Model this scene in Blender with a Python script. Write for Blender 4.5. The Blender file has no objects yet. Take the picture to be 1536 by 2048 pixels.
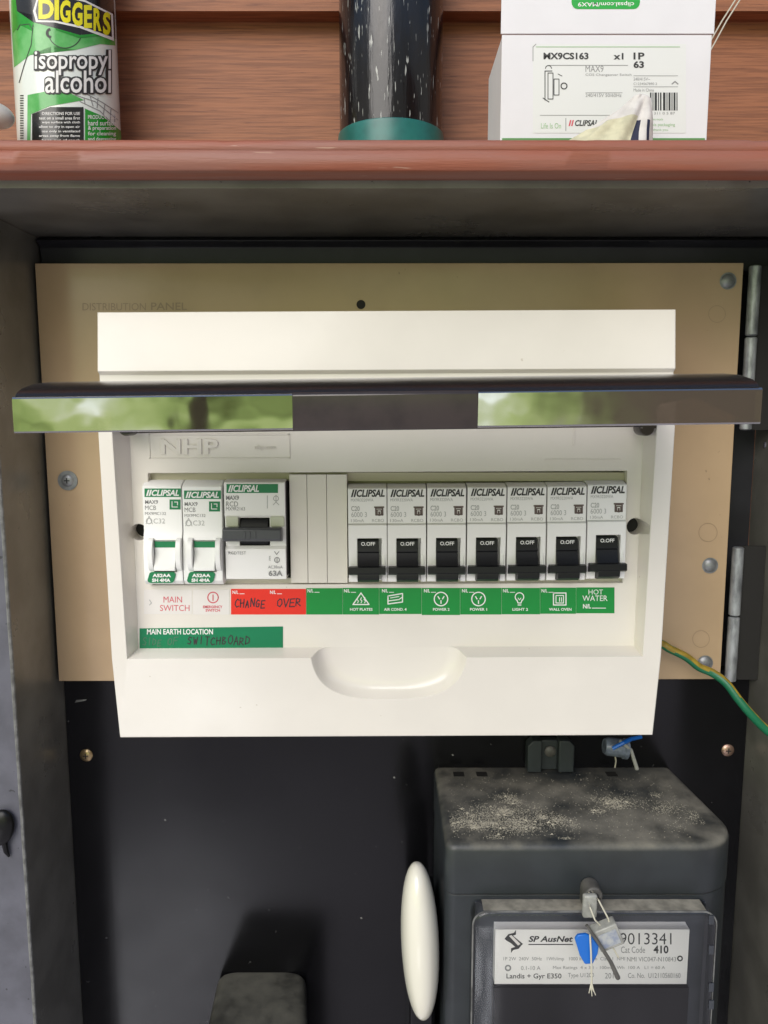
import bpy, bmesh, math, random
from mathutils import Vector, Matrix, noise as mnoise
random.seed(7)
S = 0.001                                    # all shapes are written in millimetres; Y runs into the wall
SC = bpy.context.scene
COL = SC.collection
R = math.radians

# ------------------------------------------------------------------ camera
F, DIST, PITCH = 1540.0, 405.0, R(7.5)
cam_d = bpy.data.cameras.new('camera')
cam = bpy.data.objects.new('camera', cam_d); COL.objects.link(cam)
cam.location = (0, -DIST*S, 0)
cam.rotation_euler = (R(90) - PITCH, 0, 0)
cam_d.sensor_fit = 'VERTICAL'; cam_d.sensor_height = 36; cam_d.lens = F/2048*36
cam_d.clip_start = 0.01; cam_d.clip_end = 100
SC.camera = cam

# ------------------------------------------------------------------ daylight
SPOT = (-0.258, -0.768, -0.585)                # sunlit patch of paving, seen mirrored in the cover
SUN_EL, SUN_AZ = R(34), R(-24)
w = bpy.data.worlds.new('World'); SC.world = w; w.use_nodes = True
nt = w.node_tree; nt.nodes.clear()
def wn(t, **k):
    n = nt.nodes.new(t)
    for a, b in k.items(): setattr(n, a, b)
    return n
def wl(a, b): nt.links.new(a, b)
def wmath(op, a, b=None, c=None, clamp=False):
    n = wn('ShaderNodeMath', operation=op, use_clamp=clamp)
    for i, v in enumerate((a, b, c)):
        if v is None: continue
        if isinstance(v, (int, float)): n.inputs[i].default_value = v
        else: wl(v, n.inputs[i])
    return n.outputs[0]
def wmix(f, a, b):
    n = wn('ShaderNodeMix', data_type='RGBA')
    for s, v in ((n.inputs[0], f), (n.inputs[6], a), (n.inputs[7], b)):
        if isinstance(v, (int, float)): s.default_value = v
        elif isinstance(v, tuple): s.default_value = (*v, 1)
        else: wl(v, s)
    return n.outputs[2]
def wramp(f, stops):
    n = wn('ShaderNodeValToRGB'); e = n.color_ramp.elements
    while len(e) < len(stops): e.new(0.5)
    for q, (p, c) in zip(e, stops): q.position = p; q.color = (*c, 1)
    wl(f, n.inputs[0]); return n.outputs[0]
sky = wn('ShaderNodeTexSky', sky_type='NISHITA', sun_disc=False, sun_elevation=SUN_EL, sun_rotation=R(180)-SUN_AZ)
tc = wn('ShaderNodeTexCoord'); sep = wn('ShaderNodeSeparateXYZ'); wl(tc.outputs['Generated'], sep.inputs[0])
def wnoise(scale, detail=6, stretch=(1, 1, 1)):
    m = wn('ShaderNodeMapping'); m.inputs['Scale'].default_value = stretch; wl(tc.outputs['Generated'], m.inputs[0])
    n = wn('ShaderNodeTexNoise'); n.inputs['Scale'].default_value = scale; n.inputs['Detail'].default_value = detail
    wl(m.outputs[0], n.inputs[0]); return n.outputs[0]
# the garden opposite the wall: sunlit leaves, a few trunks, bright gaps; paving below
leaf = wramp(wnoise(11, 8, (.7, .7, 1.5)), [(0.32, (.9, 1.2, .35)), (.43, (3.2, 4.4, 1.3)), (.53, (5.2, 6.4, 2.5)), (.60, (7, 7.8, 5)), (.68, (13, 14, 13))])
trunk = wramp(wnoise(7, 3, (1, 1, .15)), [(.64, (0, 0, 0)), (.68, (1, 1, 1))])
stem = wn('ShaderNodeMapRange', interpolation_type='SMOOTHSTEP')          # one near tree stem
wl(wmath('ABSOLUTE', wmath('ADD', sep.outputs[0], wmath('ADD', wmath('MULTIPLY', wnoise(4, 2), .10), .19))), stem.inputs[0])
stem.inputs[1].default_value = .016; stem.inputs[2].default_value = .026
garden = wmix(wmath('SUBTRACT', 1.0, stem.outputs[0]), leaf, (.35, .28, .2))
side = wn('ShaderNodeMapRange', interpolation_type='SMOOTHSTEP')
wl(wmath('ADD', sep.outputs[0], wmath('MULTIPLY', wnoise(5), .12)), side.inputs[0])
side.inputs[1].default_value = .20; side.inputs[2].default_value = .40
garden = wmix(side.outputs[0], garden, (1.2, .95, .7))
pave = wramp(wnoise(4, 4), [(.3, (1.8, 1.7, 1.9)), (.7, (3.8, 3.6, 4.1))])
# patches of sun on the paving
near = wn('ShaderNodeVectorMath', operation='DISTANCE'); wl(tc.outputs['Generated'], near.inputs[0]); near.inputs[1].default_value = SPOT
nearm = wn('ShaderNodeMapRange', interpolation_type='SMOOTHSTEP'); wl(near.outputs['Value'], nearm.inputs[0])
nearm.inputs[1].default_value = .06; nearm.inputs[2].default_value = .15
fleck = wn('ShaderNodeMapRange', interpolation_type='SMOOTHSTEP'); wl(wnoise(26, 4), fleck.inputs[0])
fleck.inputs[1].default_value = .48; fleck.inputs[2].default_value = .56
pave = wmix(wmath('MULTIPLY', wmath('SUBTRACT', 1.0, nearm.outputs[0]), fleck.outputs[0]), pave, (34, 34, 36))
lo = wn('ShaderNodeMapRange', interpolation_type='SMOOTHSTEP'); wl(sep.outputs[2], lo.inputs[0])
lo.inputs[1].default_value = -.16; lo.inputs[2].default_value = -.06
body = wmix(lo.outputs[0], pave, garden)
hi = wn('ShaderNodeMapRange', interpolation_type='SMOOTHSTEP')
wl(wmath('ADD', sep.outputs[2], wmath('MULTIPLY', wnoise(6, 5), -.3)), hi.inputs[0])
hi.inputs[1].default_value = .02; hi.inputs[2].default_value = .08
eave = wn('ShaderNodeMapRange', interpolation_type='SMOOTHSTEP'); wl(sep.outputs[2], eave.inputs[0])
eave.inputs[1].default_value = .38; eave.inputs[2].default_value = .46
full = wmix(hi.outputs[0], body, wmix(eave.outputs[0], (2.0, 1.9, 1.75), sky.outputs[0]))
bg = wn('ShaderNodeBackground'); bg.inputs[1].default_value = .12; wl(full, bg.inputs[0])
wo = wn('ShaderNodeOutputWorld'); wl(bg.outputs[0], wo.inputs[0])
sun_d = bpy.data.lights.new('sun', 'SUN'); sun_d.energy = 1.4; sun_d.angle = R(46); sun_d.color = (1, .955, .91)
sun = bpy.data.objects.new('sun', sun_d); COL.objects.link(sun)
sdir = Vector((math.sin(SUN_AZ)*math.cos(SUN_EL), -math.cos(SUN_AZ)*math.cos(SUN_EL), math.sin(SUN_EL)))
sun.rotation_euler = sdir.to_track_quat('Z', 'Y').to_euler()
SC.view_settings.view_transform = 'Standard'; SC.view_settings.look = 'None'
SC.view_settings.gamma = 1; SC.view_settings.use_curve_mapping = False
SC.view_settings.exposure = 0.76

# ------------------------------------------------------------------ helpers
cP, sP = math.cos(PITCH), math.sin(PITCH)
def P(px, py, Y):
    """where the sight line of a photograph pixel meets the upright plane at depth Y (mm)"""
    a, b = (px-768)/F, (1024-py)/F
    t = (Y+DIST)/(cP+b*sP)
    return Vector((a*t, Y, t*(b*cP-sP)))
def PX(px, py, Y): return P(px, py, Y).x
def PZ(py, Y): return P(768, py, Y).z

TEXT_CACHE = {}
def text_mesh(s, bold=0.0, shear=0.0):
    k = (s, bold, shear)
    if k in TEXT_CACHE: return TEXT_CACHE[k]
    cu = bpy.data.curves.new('t', 'FONT'); cu.body = s; cu.size = 1; cu.offset = bold; cu.shear = shear
    cu.resolution_u = 3
    o = bpy.data.objects.new('t', cu); COL.objects.link(o)
    bpy.context.view_layer.update()
    me = o.evaluated_get(bpy.context.evaluated_depsgraph_get()).to_mesh()
    vs = [v.co.copy() for v in me.vertices]; fs = [tuple(p.vertices) for p in me.polygons]
    bpy.data.objects.remove(o); bpy.data.curves.remove(cu)
    TEXT_CACHE[k] = (vs, fs); return vs, fs

HAND = {
 'C': [[(1,.85),(.55,1),(.1,.7),(0,.3),(.4,0),(1,.12)]], 'H': [[(0,1),(.05,0)],[(.9,1),(.85,0)],[(0,.5),(.9,.55)]],
 'A': [[(0,0),(.5,1),(.95,0)],[(.2,.4),(.8,.42)]], 'N': [[(0,0),(.05,1),(.85,.05),(.95,1)]],
 'G': [[(1,.85),(.5,1),(.05,.6),(.2,.05),(.8,.05),(.95,.45),(.5,.45)]], 'E': [[(1,1),(.1,.95),(0,0),(1,.05)],[(.05,.5),(.8,.52)]],
 'O': [[(.5,1),(.05,.7),(.1,.15),(.6,0),(1,.4),(.85,.9),(.5,1)]], 'V': [[(0,1),(.45,0),(1,1)]],
 'R': [[(0,0),(.05,1),(.8,.9),(.75,.55),(.1,.48),(1,0)]], 'S': [[(.95,.9),(.4,1),(.1,.72),(.85,.35),(.6,0),(0,.1)]],
 'W': [[(0,1),(.25,0),(.5,.7),(.75,0),(1,1)]], 'I': [[(.5,1),(.45,0)]], 'T': [[(0,1),(1,.97)],[(.5,1),(.45,0)]],
 'B': [[(0,0),(.05,1),(.75,.85),(.1,.52),(.9,.3),(.6,0),(0,0)]], 'D': [[(0,0),(.1,1),(.9,.7),(.85,.2),(0,0)]],
 'F': [[(1,1),(.1,.95),(0,0)],[(.05,.5),(.8,.52)]], ' ': []}

class MB:
    """collects shapes (mm, world) for ONE mesh"""
    def __init__(s): s.bm = bmesh.new(); s.mi = 0
    def face(s, pts):
        f = s.bm.faces.new([s.bm.verts.new(p) for p in pts]); f.material_index = s.mi; return f
    def grid(s, rows, close=False):
        vr = [[s.bm.verts.new(p) for p in r] for r in rows]
        n = len(rows[0])
        for a, b in zip(vr, vr[1:]):
            for i in range(n if close else n-1):
                j = (i+1) % n
                f = s.bm.faces.new((a[i], a[j], b[j], b[i])); f.material_index = s.mi
        return vr
    def box(s, x0, x1, y0, y1, z0, z1):
        v = [s.bm.verts.new((x, y, z)) for x in (x0, x1) for y in (y0, y1) for z in (z0, z1)]
        for q in ((0,1,3,2),(4,6,7,5),(0,4,5,1),(2,3,7,6),(0,2,6,4),(1,5,7,3)):
            f = s.bm.faces.new([v[i] for i in q]); f.material_index = s.mi
    def pbox(s, px0, py0, px1, py1, Y, back):
        """box whose front face at depth Y fills a pixel rectangle"""
        cy, cx = (py0+py1)/2, (px0+px1)/2
        s.box(PX(px0, cy, Y), PX(px1, cy, Y), Y, back, PZ(py1, Y), PZ(py0, Y))
    def prism(s, pts, axis, a0, a1):
        def mk(p, a):
            return {'x': (a, p[0], p[1]), 'y': (p[0], a, p[1]), 'z': (p[0], p[1], a)}[axis]
        A = [s.bm.verts.new(mk(p, a0)) for p in pts]; B = [s.bm.verts.new(mk(p, a1)) for p in pts]
        n = len(pts)
        fs = [s.bm.faces.new(A), s.bm.faces.new(B[::-1])]
        for i in range(n): fs.append(s.bm.faces.new((A[(i+1) % n], A[i], B[i], B[(i+1) % n])))
        for f in fs: f.material_index = s.mi
    def lathe(s, prof, c, axis='y', n=24, rot=None):
        rows = []
        for r, h in prof:
            row = []
            for i in range(n):
                a = 2*math.pi*i/n; u, v = r*math.cos(a), r*math.sin(a)
                q = Vector({'y': (u, h, v), 'z': (u, v, h), 'x': (h, u, v)}[axis])
                if rot: q = rot @ q
                row.append(Vector(c)+q)
            rows.append(row)
        vr = s.grid(rows, True)
        for k in (0, -1):
            if prof[k][0] > 1e-6:
                f = s.bm.faces.new(vr[k]); f.material_index = s.mi
    def ball(s, c, rx, ry, rz, n=24, rot=None, full=1.0):
        m = 20
        rows = []
        for k in range(m+1):
            t = -math.pi/2+math.pi*k/m; cr = max(math.cos(t), 1e-4)**full
            row = []
            for i in range(n):
                a = 2*math.pi*i/n
                q = Vector((rx*cr*math.cos(a), ry*cr*math.sin(a), rz*math.sin(t)))
                row.append(Vector(c)+(rot @ q if rot else q))
            rows.append(row)
        vr = s.grid(rows, True)
        s.bm.faces.new(vr[0]).material_index = s.mi; s.bm.faces.new(vr[-1]).material_index = s.mi
    def tube(s, pts, r, n=10, split=None):
        pts = [Vector(p) for p in pts]; rows = []
        for i, p in enumerate(pts):
            d = (pts[min(i+1, len(pts)-1)]-pts[max(i-1, 0)]).normalized()
            u = d.cross(Vector((0, 1, 0)))
            if u.length < .05: u = d.cross(Vector((1, 0, 0)))
            u.normalize(); v = d.cross(u)
            rr = r[i] if isinstance(r, (list, tuple)) else r
            rows.append([p+u*rr*math.cos(2*math.pi*k/n)+v*rr*math.sin(2*math.pi*k/n) for k in range(n)])
        vr = s.grid(rows, True)
        s.bm.faces.new(vr[0]).material_index = s.mi; s.bm.faces.new(vr[-1]).material_index = s.mi
        return vr
    # ---- flat print on an upright plane
    def rect(s, px0, py0, px1, py1, Y):
        s.face([P(px0, py1, Y), P(px1, py1, Y), P(px1, py0, Y), P(px0, py0, Y)])
    def quad(s, pts, Y): s.face([P(x, y, Y) for x, y in pts])
    def text(s, t, px0, py0, px1, py1, Y, bold=0.0, shear=0.0, flip=False, depth=0):
        vs, fs = text_mesh(t, bold, shear)
        xa, xb = min(v.x for v in vs), max(v.x for v in vs); ya, yb = min(v.y for v in vs), max(v.y for v in vs)
        out = []
        for v in vs:
            u = (v.x-xa)/(xb-xa); q = (v.y-ya)/max(yb-ya, 1e-6)
            if flip: u, q = 1-u, 1-q
            out.append(s.bm.verts.new(P(px0+(px1-px0)*u, py1+(py0-py1)*q, Y)))
        new = []
        for f in fs:
            try: q = s.bm.faces.new([out[i] for i in f]); q.material_index = s.mi; new.append(q)
            except ValueError: pass
        if depth:                                        # raised lettering with real sides
            g = bmesh.ops.extrude_face_region(s.bm, geom=new)['geom']
            for v in g:
                if isinstance(v, bmesh.types.BMVert): v.co.y -= depth
    def stroke(s, pts, wpx, Y, close=False):
        if close: pts = list(pts)+[pts[0]]
        for k, ((x0, y0), (x1, y1)) in enumerate(zip(pts, pts[1:])):
            L = math.hypot(x1-x0, y1-y0) or 1; h = wpx/2
            ex, ey = (x1-x0)/L*h, (y1-y0)/L*h
            nx, ny = -ey, ex
            Yk = Y-.004*(k % 3)
            a = [(x0-ex*.6+nx, y0-ey*.6+ny), (x1+ex*.6+nx, y1+ey*.6+ny), (x1+ex*.6-nx, y1+ey*.6-ny), (x0-ex*.6-nx, y0-ey*.6-ny)]
            s.quad(a, Yk)
    def ring(s, cx, cy, r, wpx, Y, n=24, a0=0, a1=2*math.pi):
        s.stroke([(cx+r*math.cos(a0+(a1-a0)*i/n), cy+r*math.sin(a0+(a1-a0)*i/n)) for i in range(n+1)], wpx, Y)
    def hand(s, t, px0, py0, px1, py1, Y, wpx=2.2, seed=1):
        rd = random.Random(seed); step = (px1-px0)/len(t)
        for i, ch in enumerate(t):
            dy = rd.uniform(-.1, .1)*(py1-py0); sc = rd.uniform(.85, 1.1)
            for pl in HAND[ch]:
                s.stroke([(px0+step*i+x*step*.74*sc+y*step*.1, py1+dy-(py1-py0)*y*sc) for x, y in pl], wpx, Y)
    def xform(s, M):
        bmesh.ops.transform(s.bm, matrix=M, verts=s.bm.verts)

def shade(me, ang=35):
    me.shade_smooth(); me.set_sharp_from_angle(angle=R(ang))
def root_loc(p):
    v = Vector((0, 0, 0))
    while p: v += p.location; p = p.parent
    return v
def obj(name, mb, mats, parent=None, loc=None, ang=35, bevel=0, fix=True):
    """links one mesh; loc (mm) puts its origin; vertices stay where they were written"""
    me = bpy.data.meshes.new(name)
    if fix and any(len(e.link_faces) > 1 for e in mb.bm.edges): bmesh.ops.recalc_face_normals(mb.bm, faces=mb.bm.faces)
    mb.bm.to_mesh(me); mb.bm.free()
    base = Vector(loc)*S if loc is not None else (root_loc(parent) if parent else Vector((0, 0, 0)))
    me.transform(Matrix.Translation(-base) @ Matrix.Scale(S, 4))
    shade(me, ang)
    for m in (mats if isinstance(mats, (list, tuple)) else [mats]): me.materials.append(m)
    o = bpy.data.objects.new(name, me); COL.objects.link(o)
    o.location = base-(root_loc(parent) if parent else Vector((0, 0, 0)))
    if parent: o.parent = parent
    if bevel:
        b = o.modifiers.new('bevel', 'BEVEL'); b.width = bevel*S; b.segments = 2; b.limit_method = 'ANGLE'; b.angle_limit = R(40); b.harden_normals = False
    return o
def tag(o, label, cat, group=None, kind=None):
    o['label'] = label; o['category'] = cat
    if group: o['group'] = group
    if kind: o['kind'] = kind
    return o
def thing(name, label, cat, loc, group=None):
    o = bpy.data.objects.new(name, None); COL.objects.link(o); o.location = Vector(loc)*S
    o.empty_display_size = .01
    return tag(o, label, cat, group)
def copy_tree(o, parent=None):
    c = o.copy(); COL.objects.link(c)
    if parent: c.parent = parent
    for ch in list(o.children): copy_tree(ch, c)
    return c
def boolean(base, cutters):
    """base, cutters: MB; returns an MB with the cutters taken away"""
    def tmp(mb):
        me = bpy.data.meshes.new('b'); bmesh.ops.recalc_face_normals(mb.bm, faces=mb.bm.faces)
        mb.bm.to_mesh(me); mb.bm.free()
        o = bpy.data.objects.new('b', me); COL.objects.link(o); return o
    b = tmp(base); cs = [tmp(c) for c in cutters]
    for c in cs:
        m = b.modifiers.new('x', 'BOOLEAN'); m.object = c; m.operation = 'DIFFERENCE'; m.solver = 'EXACT'
    bpy.context.view_layer.update()
    me = bpy.data.meshes.new_from_object(b.evaluated_get(bpy.context.evaluated_depsgraph_get()))
    r = MB(); r.bm.from_mesh(me)
    for o in [b]+cs:
        d = o.data; bpy.data.objects.remove(o); bpy.data.meshes.remove(d)
    bpy.data.meshes.remove(me); return r

# ------------------------------------------------------------------ materials
MATS = {}
def mat(name, col, rough=.5, metal=0.0, var=0.0, vscale=60, bump=0.0, bscale=300, bev=0.0, col2=None, spec=.5, stretch=(1, 1, 1), detail=5,
        rvar=0.0, dust=None, specks=None, coat=0.0, edge=None):
    """col (linear); var/col2: noise mottling; bump in mm; bev: rounded edge radius mm; dust: (colour, amount) on faces that look up"""
    m = bpy.data.materials.new(name); m.use_nodes = True; t = m.node_tree; N = t.nodes; L = t.links
    b = N['Principled BSDF']; b.inputs['Base Color'].default_value = (*col, 1); b.inputs['Roughness'].default_value = rough
    b.inputs['Metallic'].default_value = metal; b.inputs['Specular IOR Level'].default_value = spec; b.inputs['Coat Weight'].default_value = coat
    b.inputs['Coat Roughness'].default_value = .06
    tcn = N.new('ShaderNodeTexCoord'); mp = N.new('ShaderNodeMapping'); mp.inputs['Scale'].default_value = stretch
    L.new(tcn.outputs['Object'], mp.inputs[0])
    def ns(scale, det=5, rgh=.55):
        n = N.new('ShaderNodeTexNoise'); n.inputs['Scale'].default_value = scale; n.inputs['Detail'].default_value = det
        n.inputs['Roughness'].default_value = rgh; L.new(mp.outputs[0], n.inputs[0]); return n.outputs[0]
    def mr(v, a, c, d=0., e=1.):
        n = N.new('ShaderNodeMapRange'); n.interpolation_type = 'SMOOTHSTEP'
        L.new(v, n.inputs[0])
        for i, q in enumerate((a, c, d, e)): n.inputs[i+1].default_value = q
        return n.outputs[0]
    def mix(f, a, c):
        n = N.new('ShaderNodeMix'); n.data_type = 'RGBA'; L.new(f, n.inputs[0])
        for k, v in ((6, a), (7, c)):
            if isinstance(v, tuple): n.inputs[k].default_value = (*v, 1)
            else: L.new(v, n.inputs[k])
        return n.outputs[2]
    c = None
    if col2 or var:
        d = col2 or tuple(x*(1-var) for x in col)
        c = mix(mr(ns(vscale, detail), .35, .66), col, d)
    if specks:
        sc, thr, scol = specks
        c = mix(mr(ns(sc, 2), thr, thr+.05), c if c else col, scol)
    if edge:
        ecol, thr = edge                     # worn paint on edges
        g = N.new('ShaderNodeNewGeometry')
        n = N.new('ShaderNodeMath'); n.operation = 'ADD'; L.new(g.outputs['Pointiness'], n.inputs[0])
        q = N.new('ShaderNodeMath'); q.operation = 'MULTIPLY'; L.new(ns(150), q.inputs[0]); q.inputs[1].default_value = .08; L.new(q.outputs[0], n.inputs[1])
        c = mix(mr(n.outputs[0], thr, thr+.03), c if c else col, ecol)
    if dust:
        dcol, amt, dsc = dust
        g = N.new('ShaderNodeNewGeometry'); sx = N.new('ShaderNodeSeparateXYZ'); L.new(g.outputs['Normal'], sx.inputs[0])
        up = mr(sx.outputs[2], .1, .75)
        k = mr(ns(dsc, 8, .62), .55-amt*.5, 1.05-amt*.5)
        n = N.new('ShaderNodeMath'); n.operation = 'MULTIPLY'; L.new(up, n.inputs[0]); L.new(k, n.inputs[1])
        c = mix(n.outputs[0], c if c else col, dcol)
        L.new(mr(n.outputs[0], 0, 1, rough, .95), b.inputs['Roughness'])
    elif rvar:
        L.new(mr(ns(vscale*.7), .3, .7, max(rough-rvar, .02), rough+rvar), b.inputs['Roughness'])
    if c: L.new(c, b.inputs['Base Color'])
    nrm = None
    if bev:
        n = N.new('ShaderNodeBevel'); n.samples = 4; n.inputs[0].default_value = bev*S; nrm = n.outputs[0]
    if bump:
        n = N.new('ShaderNodeBump'); n.inputs['Distance'].default_value = bump*S; n.inputs['Strength'].default_value = 1
        L.new(ns(bscale, 4), n.inputs['Height'])
        if nrm: L.new(nrm, n.inputs['Normal'])
        nrm = n.outputs[0]
    if nrm: L.new(nrm, b.inputs['Normal'])
    MATS[name] = m; return m

cream = mat('cream plastic', (.77, .73, .665), .16, var=.04, vscale=25, rvar=.05, specks=(240, .75, (.6, .55, .47)), bev=.7, bump=.05, bscale=45)
cream2 = mat('cream infill plastic', (.76, .72, .65), .3, var=.03, vscale=25, bev=.3)
olive = mat('inner chassis', (.50, .47, .35), .5)
white = mat('white breaker plastic', (.89, .88, .865), .32, bev=.35)
white2 = mat('white toggle plastic', (.90, .90, .885), .25, bev=.6)
greyw = mat('pale grey green plastic', (.58, .60, .48), .35, bev=.3)
blk = mat('black lever plastic', (.007, .0075, .009), .42, spec=.3, bev=.35)
dgrey = mat('grey lever plastic', (.065, .068, .075), .4, bev=.4)
ink = mat('black print', (.03, .03, .03), .5)
inkg = mat('grey print', (.26, .26, .26), .5)
inkl = mat('light grey print', (.45, .45, .44), .5)
inkbr = mat('brown print', (.12, .085, .075), .5)
wink = mat('white print', (.82, .82, .80), .45)
rink = mat('red print', (.62, .09, .12), .5)
pen = mat('marker pen', (.035, .02, .03), .45)
penf = mat('faded marker pen', (.06, .17, .10), .45)
green = mat('green print', (.004, .20, .07), .4)
greens = mat('green sticker', (.002, .26, .04), .3, var=.06, vscale=60)
greend = mat('dark green sticker', (.001, .20, .08), .28, var=.08, vscale=40)
reds = mat('red sticker', (.80, .028, .012), .3, var=.06, vscale=60)
whites = mat('white sticker', (.76, .73, .70), .25)
tan = mat('tan panel', (.49, .35, .215), .19, var=.12, vscale=14, rvar=.06, specks=(420, .74, (.25, .17, .10)), bev=.5)
tane = mat('faded stamp', (.285, .195, .115), .35)
blackp = mat('black backboard', (.0036, .0036, .0044), .2, spec=.36, var=.4, vscale=16, rvar=.05, specks=(260, .73, (.07, .07, .07)))
steel = mat('grey painted steel', (.165, .160, .140), .32, col2=(.11, .106, .092), vscale=30, bump=.06, bscale=420, rvar=.06, spec=1.0, specks=(330, .72, (.012, .012, .011)))
steelb = mat('blue grey painted steel', (.115, .115, .14), .45, col2=(.08, .08, .097), vscale=40, bump=.1, bscale=420, specks=(300, .71, (.035, .035, .04)))
steeld = mat('dark flange steel', (.026, .026, .030), .35, spec=.3, var=.3, vscale=35, bump=.05, bscale=200)
worn = mat('worn steel edge', (.20, .20, .19), .5, var=.5, vscale=220)
zinc = mat('zinc hinge', (.42, .44, .46), .36, metal=.3, col2=(.16, .17, .18), vscale=160, stretch=(1, 1, .4), bump=.15, bscale=260)
zincd = mat('dull zinc cap', (.30, .31, .32), .42, metal=.5, var=.3, vscale=200)
brass = mat('brassy screw', (.50, .37, .20), .3, metal=.9, var=.3, vscale=300)
copper = mat('coppery screw', (.50, .33, .26), .35, metal=.8, var=.3, vscale=300)
hole = mat('dark hole', (.012, .011, .010), .7)
meterm = mat('meter grey plastic', (.021, .0255, .029), .42, var=.25, vscale=50, bev=1.2, bump=.03, bscale=500, rvar=.08,
             dust=((.22, .205, .165), .50, 30))
meterf = mat('meter faceplate', (.040, .045, .055), .4, var=.2, vscale=60)
tabm = mat('meter tab plastic', (.03, .037, .039), .45, bev=.6, var=.2, vscale=80)
lcd = mat('unlit display', (.004, .0037, .0035), .3)
crumb = mat('dust crumbs', (.40, .37, .29), .9, var=.4, vscale=900)
fuseb = mat('dusty black bakelite', (.014, .014, .0125), .45, dust=((.085, .082, .064), .72, 45), bump=.05, bscale=300)
ivory = mat('ivory handle', (.72, .69, .59), .16, coat=.4)
sealg = mat('clear seal plastic', (.34, .34, .31), .25, var=.3, vscale=200)
sealm = mat('seal bar', (.10, .095, .085), .5, var=.3, vscale=300)
bluem = mat('blue plastic', (.008, .13, .52), .3)
wirem = mat('twine', (.55, .52, .42), .7)
earthg = mat('green insulation', (.012, .15, .07), .4)
earthy = mat('yellow insulation', (.42, .29, .035), .4, var=.45, vscale=180)
ledge_m = mat('red painted timber', (.285, .082, .042), .5, col2=(.265, .105, .072), vscale=30, stretch=(.35, 4, 5), bump=.2, bscale=220, specks=(130, .70, (.42, .24, .17)), bev=.3, detail=7)
board_m = mat('stained weatherboard', (.31, .118, .050), .6, col2=(.20, .073, .031), vscale=75, stretch=(.35, 5, 9), bump=.22, bscale=150, specks=(150, .66, (.15, .05, .024)), detail=12)
pipe_m = mat('black pipe', (.012, .0115, .013), .13, bump=.22, bscale=330, stretch=(1, 1, .12), specks=(760, .645, (.36, .37, .35)), detail=3, var=.6, vscale=80)
teal_m = mat('teal coupling', (.016, .15, .13), .35, var=.3, vscale=60, bev=.6)
card = mat('white carton', (.74, .73, .75), .5, var=.03, vscale=40, bev=.4)
cardl = mat('carton label', (.725, .735, .715), .4)
cardi = mat('inner carton', (.62, .58, .48), .7)
gline = mat('pale green print', (.30, .50, .25), .5)
gtab = mat('bright green print', (.015, .36, .045), .4)
cloth = mat('cream cloth', (.62, .58, .40), .8, var=.25, vscale=120, bump=.2, bscale=300)
clothw = mat('white cloth', (.66, .62, .58), .8, var=.15, vscale=120)
clothd = mat('dark stripe cloth', (.016, .018, .045), .7)
canw = mat('can label white', (.74, .78, .72), .22, coat=.3)
cang = mat('can label green', (.015, .33, .025), .22, var=.25, vscale=60, coat=.3)
canl = mat('can label light green', (.17, .50, .17), .22, col2=(.05, .36, .06), vscale=45, coat=.3)
canb = mat('can label black', (.012, .012, .012), .22, coat=.3)
cany = mat('can yellow print', (.80, .74, .01), .3)
canm = mat('can metal', (.45, .45, .45), .25, metal=.9)
palep = mat('pale plastic', (.50, .48, .45), .4)
rubber = mat('black rubber', (.003, .003, .003), .35, spec=.3)

# tinted clear plastic for the lid: smoky, lets a little through, mirrors strongly at its polished face
def tinted(name, tint, body, refl, through, rough=.05, wav=.32, scale=42):
    m = bpy.data.materials.new(name); m.use_nodes = True; t = m.node_tree; N = t.nodes; L = t.links; N.clear()
    tr = N.new('ShaderNodeBsdfTransparent'); tr.inputs[0].default_value = (*tint, 1)
    df = N.new('ShaderNodeBsdfDiffuse'); df.inputs[0].default_value = (*body, 1)
    gl = N.new('ShaderNodeBsdfGlossy'); gl.inputs['Roughness'].default_value = rough; gl.inputs[0].default_value = (.95, .95, .95, 1)
    tcn = N.new('ShaderNodeTexCoord'); ns = N.new('ShaderNodeTexNoise'); ns.inputs['Scale'].default_value = scale
    L.new(tcn.outputs['Object'], ns.inputs[0])
    bp = N.new('ShaderNodeBump'); bp.inputs['Distance'].default_value = wav*S; L.new(ns.outputs[0], bp.inputs['Height']); L.new(bp.outputs[0], gl.inputs['Normal'])
    a = N.new('ShaderNodeMixShader'); a.inputs[0].default_value = 1-through; L.new(tr.outputs[0], a.inputs[1]); L.new(df.outputs[0], a.inputs[2])
    fr = N.new('ShaderNodeFresnel'); fr.inputs[0].default_value = 1.5
    ad = N.new('ShaderNodeMath'); ad.operation = 'ADD'; ad.use_clamp = True; L.new(fr.outputs[0], ad.inputs[0]); ad.inputs[1].default_value = refl
    b = N.new('ShaderNodeMixShader'); L.new(ad.outputs[0], b.inputs[0]); L.new(a.outputs[0], b.inputs[1]); L.new(gl.outputs[0], b.inputs[2])
    o = N.new('ShaderNodeOutputMaterial'); L.new(b.outputs[0], o.inputs[0]); return m
smoke = tinted('smoky tinted plastic', (.42, .36, .32), (.03, .024, .02), .30, .6)
smoket = tinted('smoky tinted plastic top', (.5, .45, .42), (.012, .010, .009), .0, .55, rough=.25)
clearp = tinted('clear meter window', (.97, .98, 1.0), (.12, .12, .12), -.012, .975, rough=.08, wav=.05)

# ================================================================== LARGE STRUCTURE
# weatherboard wall
WY = 150
m = MB()
def weatherboard(zb, h):
    m.prism([(WY-24, zb), (WY-2, zb), (WY-2, zb+h+26), (WY-7, zb+h+26)], 'x', -900, 900)
zb = PZ(22, WY-24)
for k in range(-4, 4): weatherboard(zb+k*150, 150)
m.box(-900, 900, WY, WY+20, zb-600, zb+640)
wall = obj('weatherboard_wall', m, board_m, loc=(0, WY, zb-600))
tag(wall, 'brown stained weatherboard wall with sawn grain behind the ledge', 'wall', kind='structure')

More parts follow.
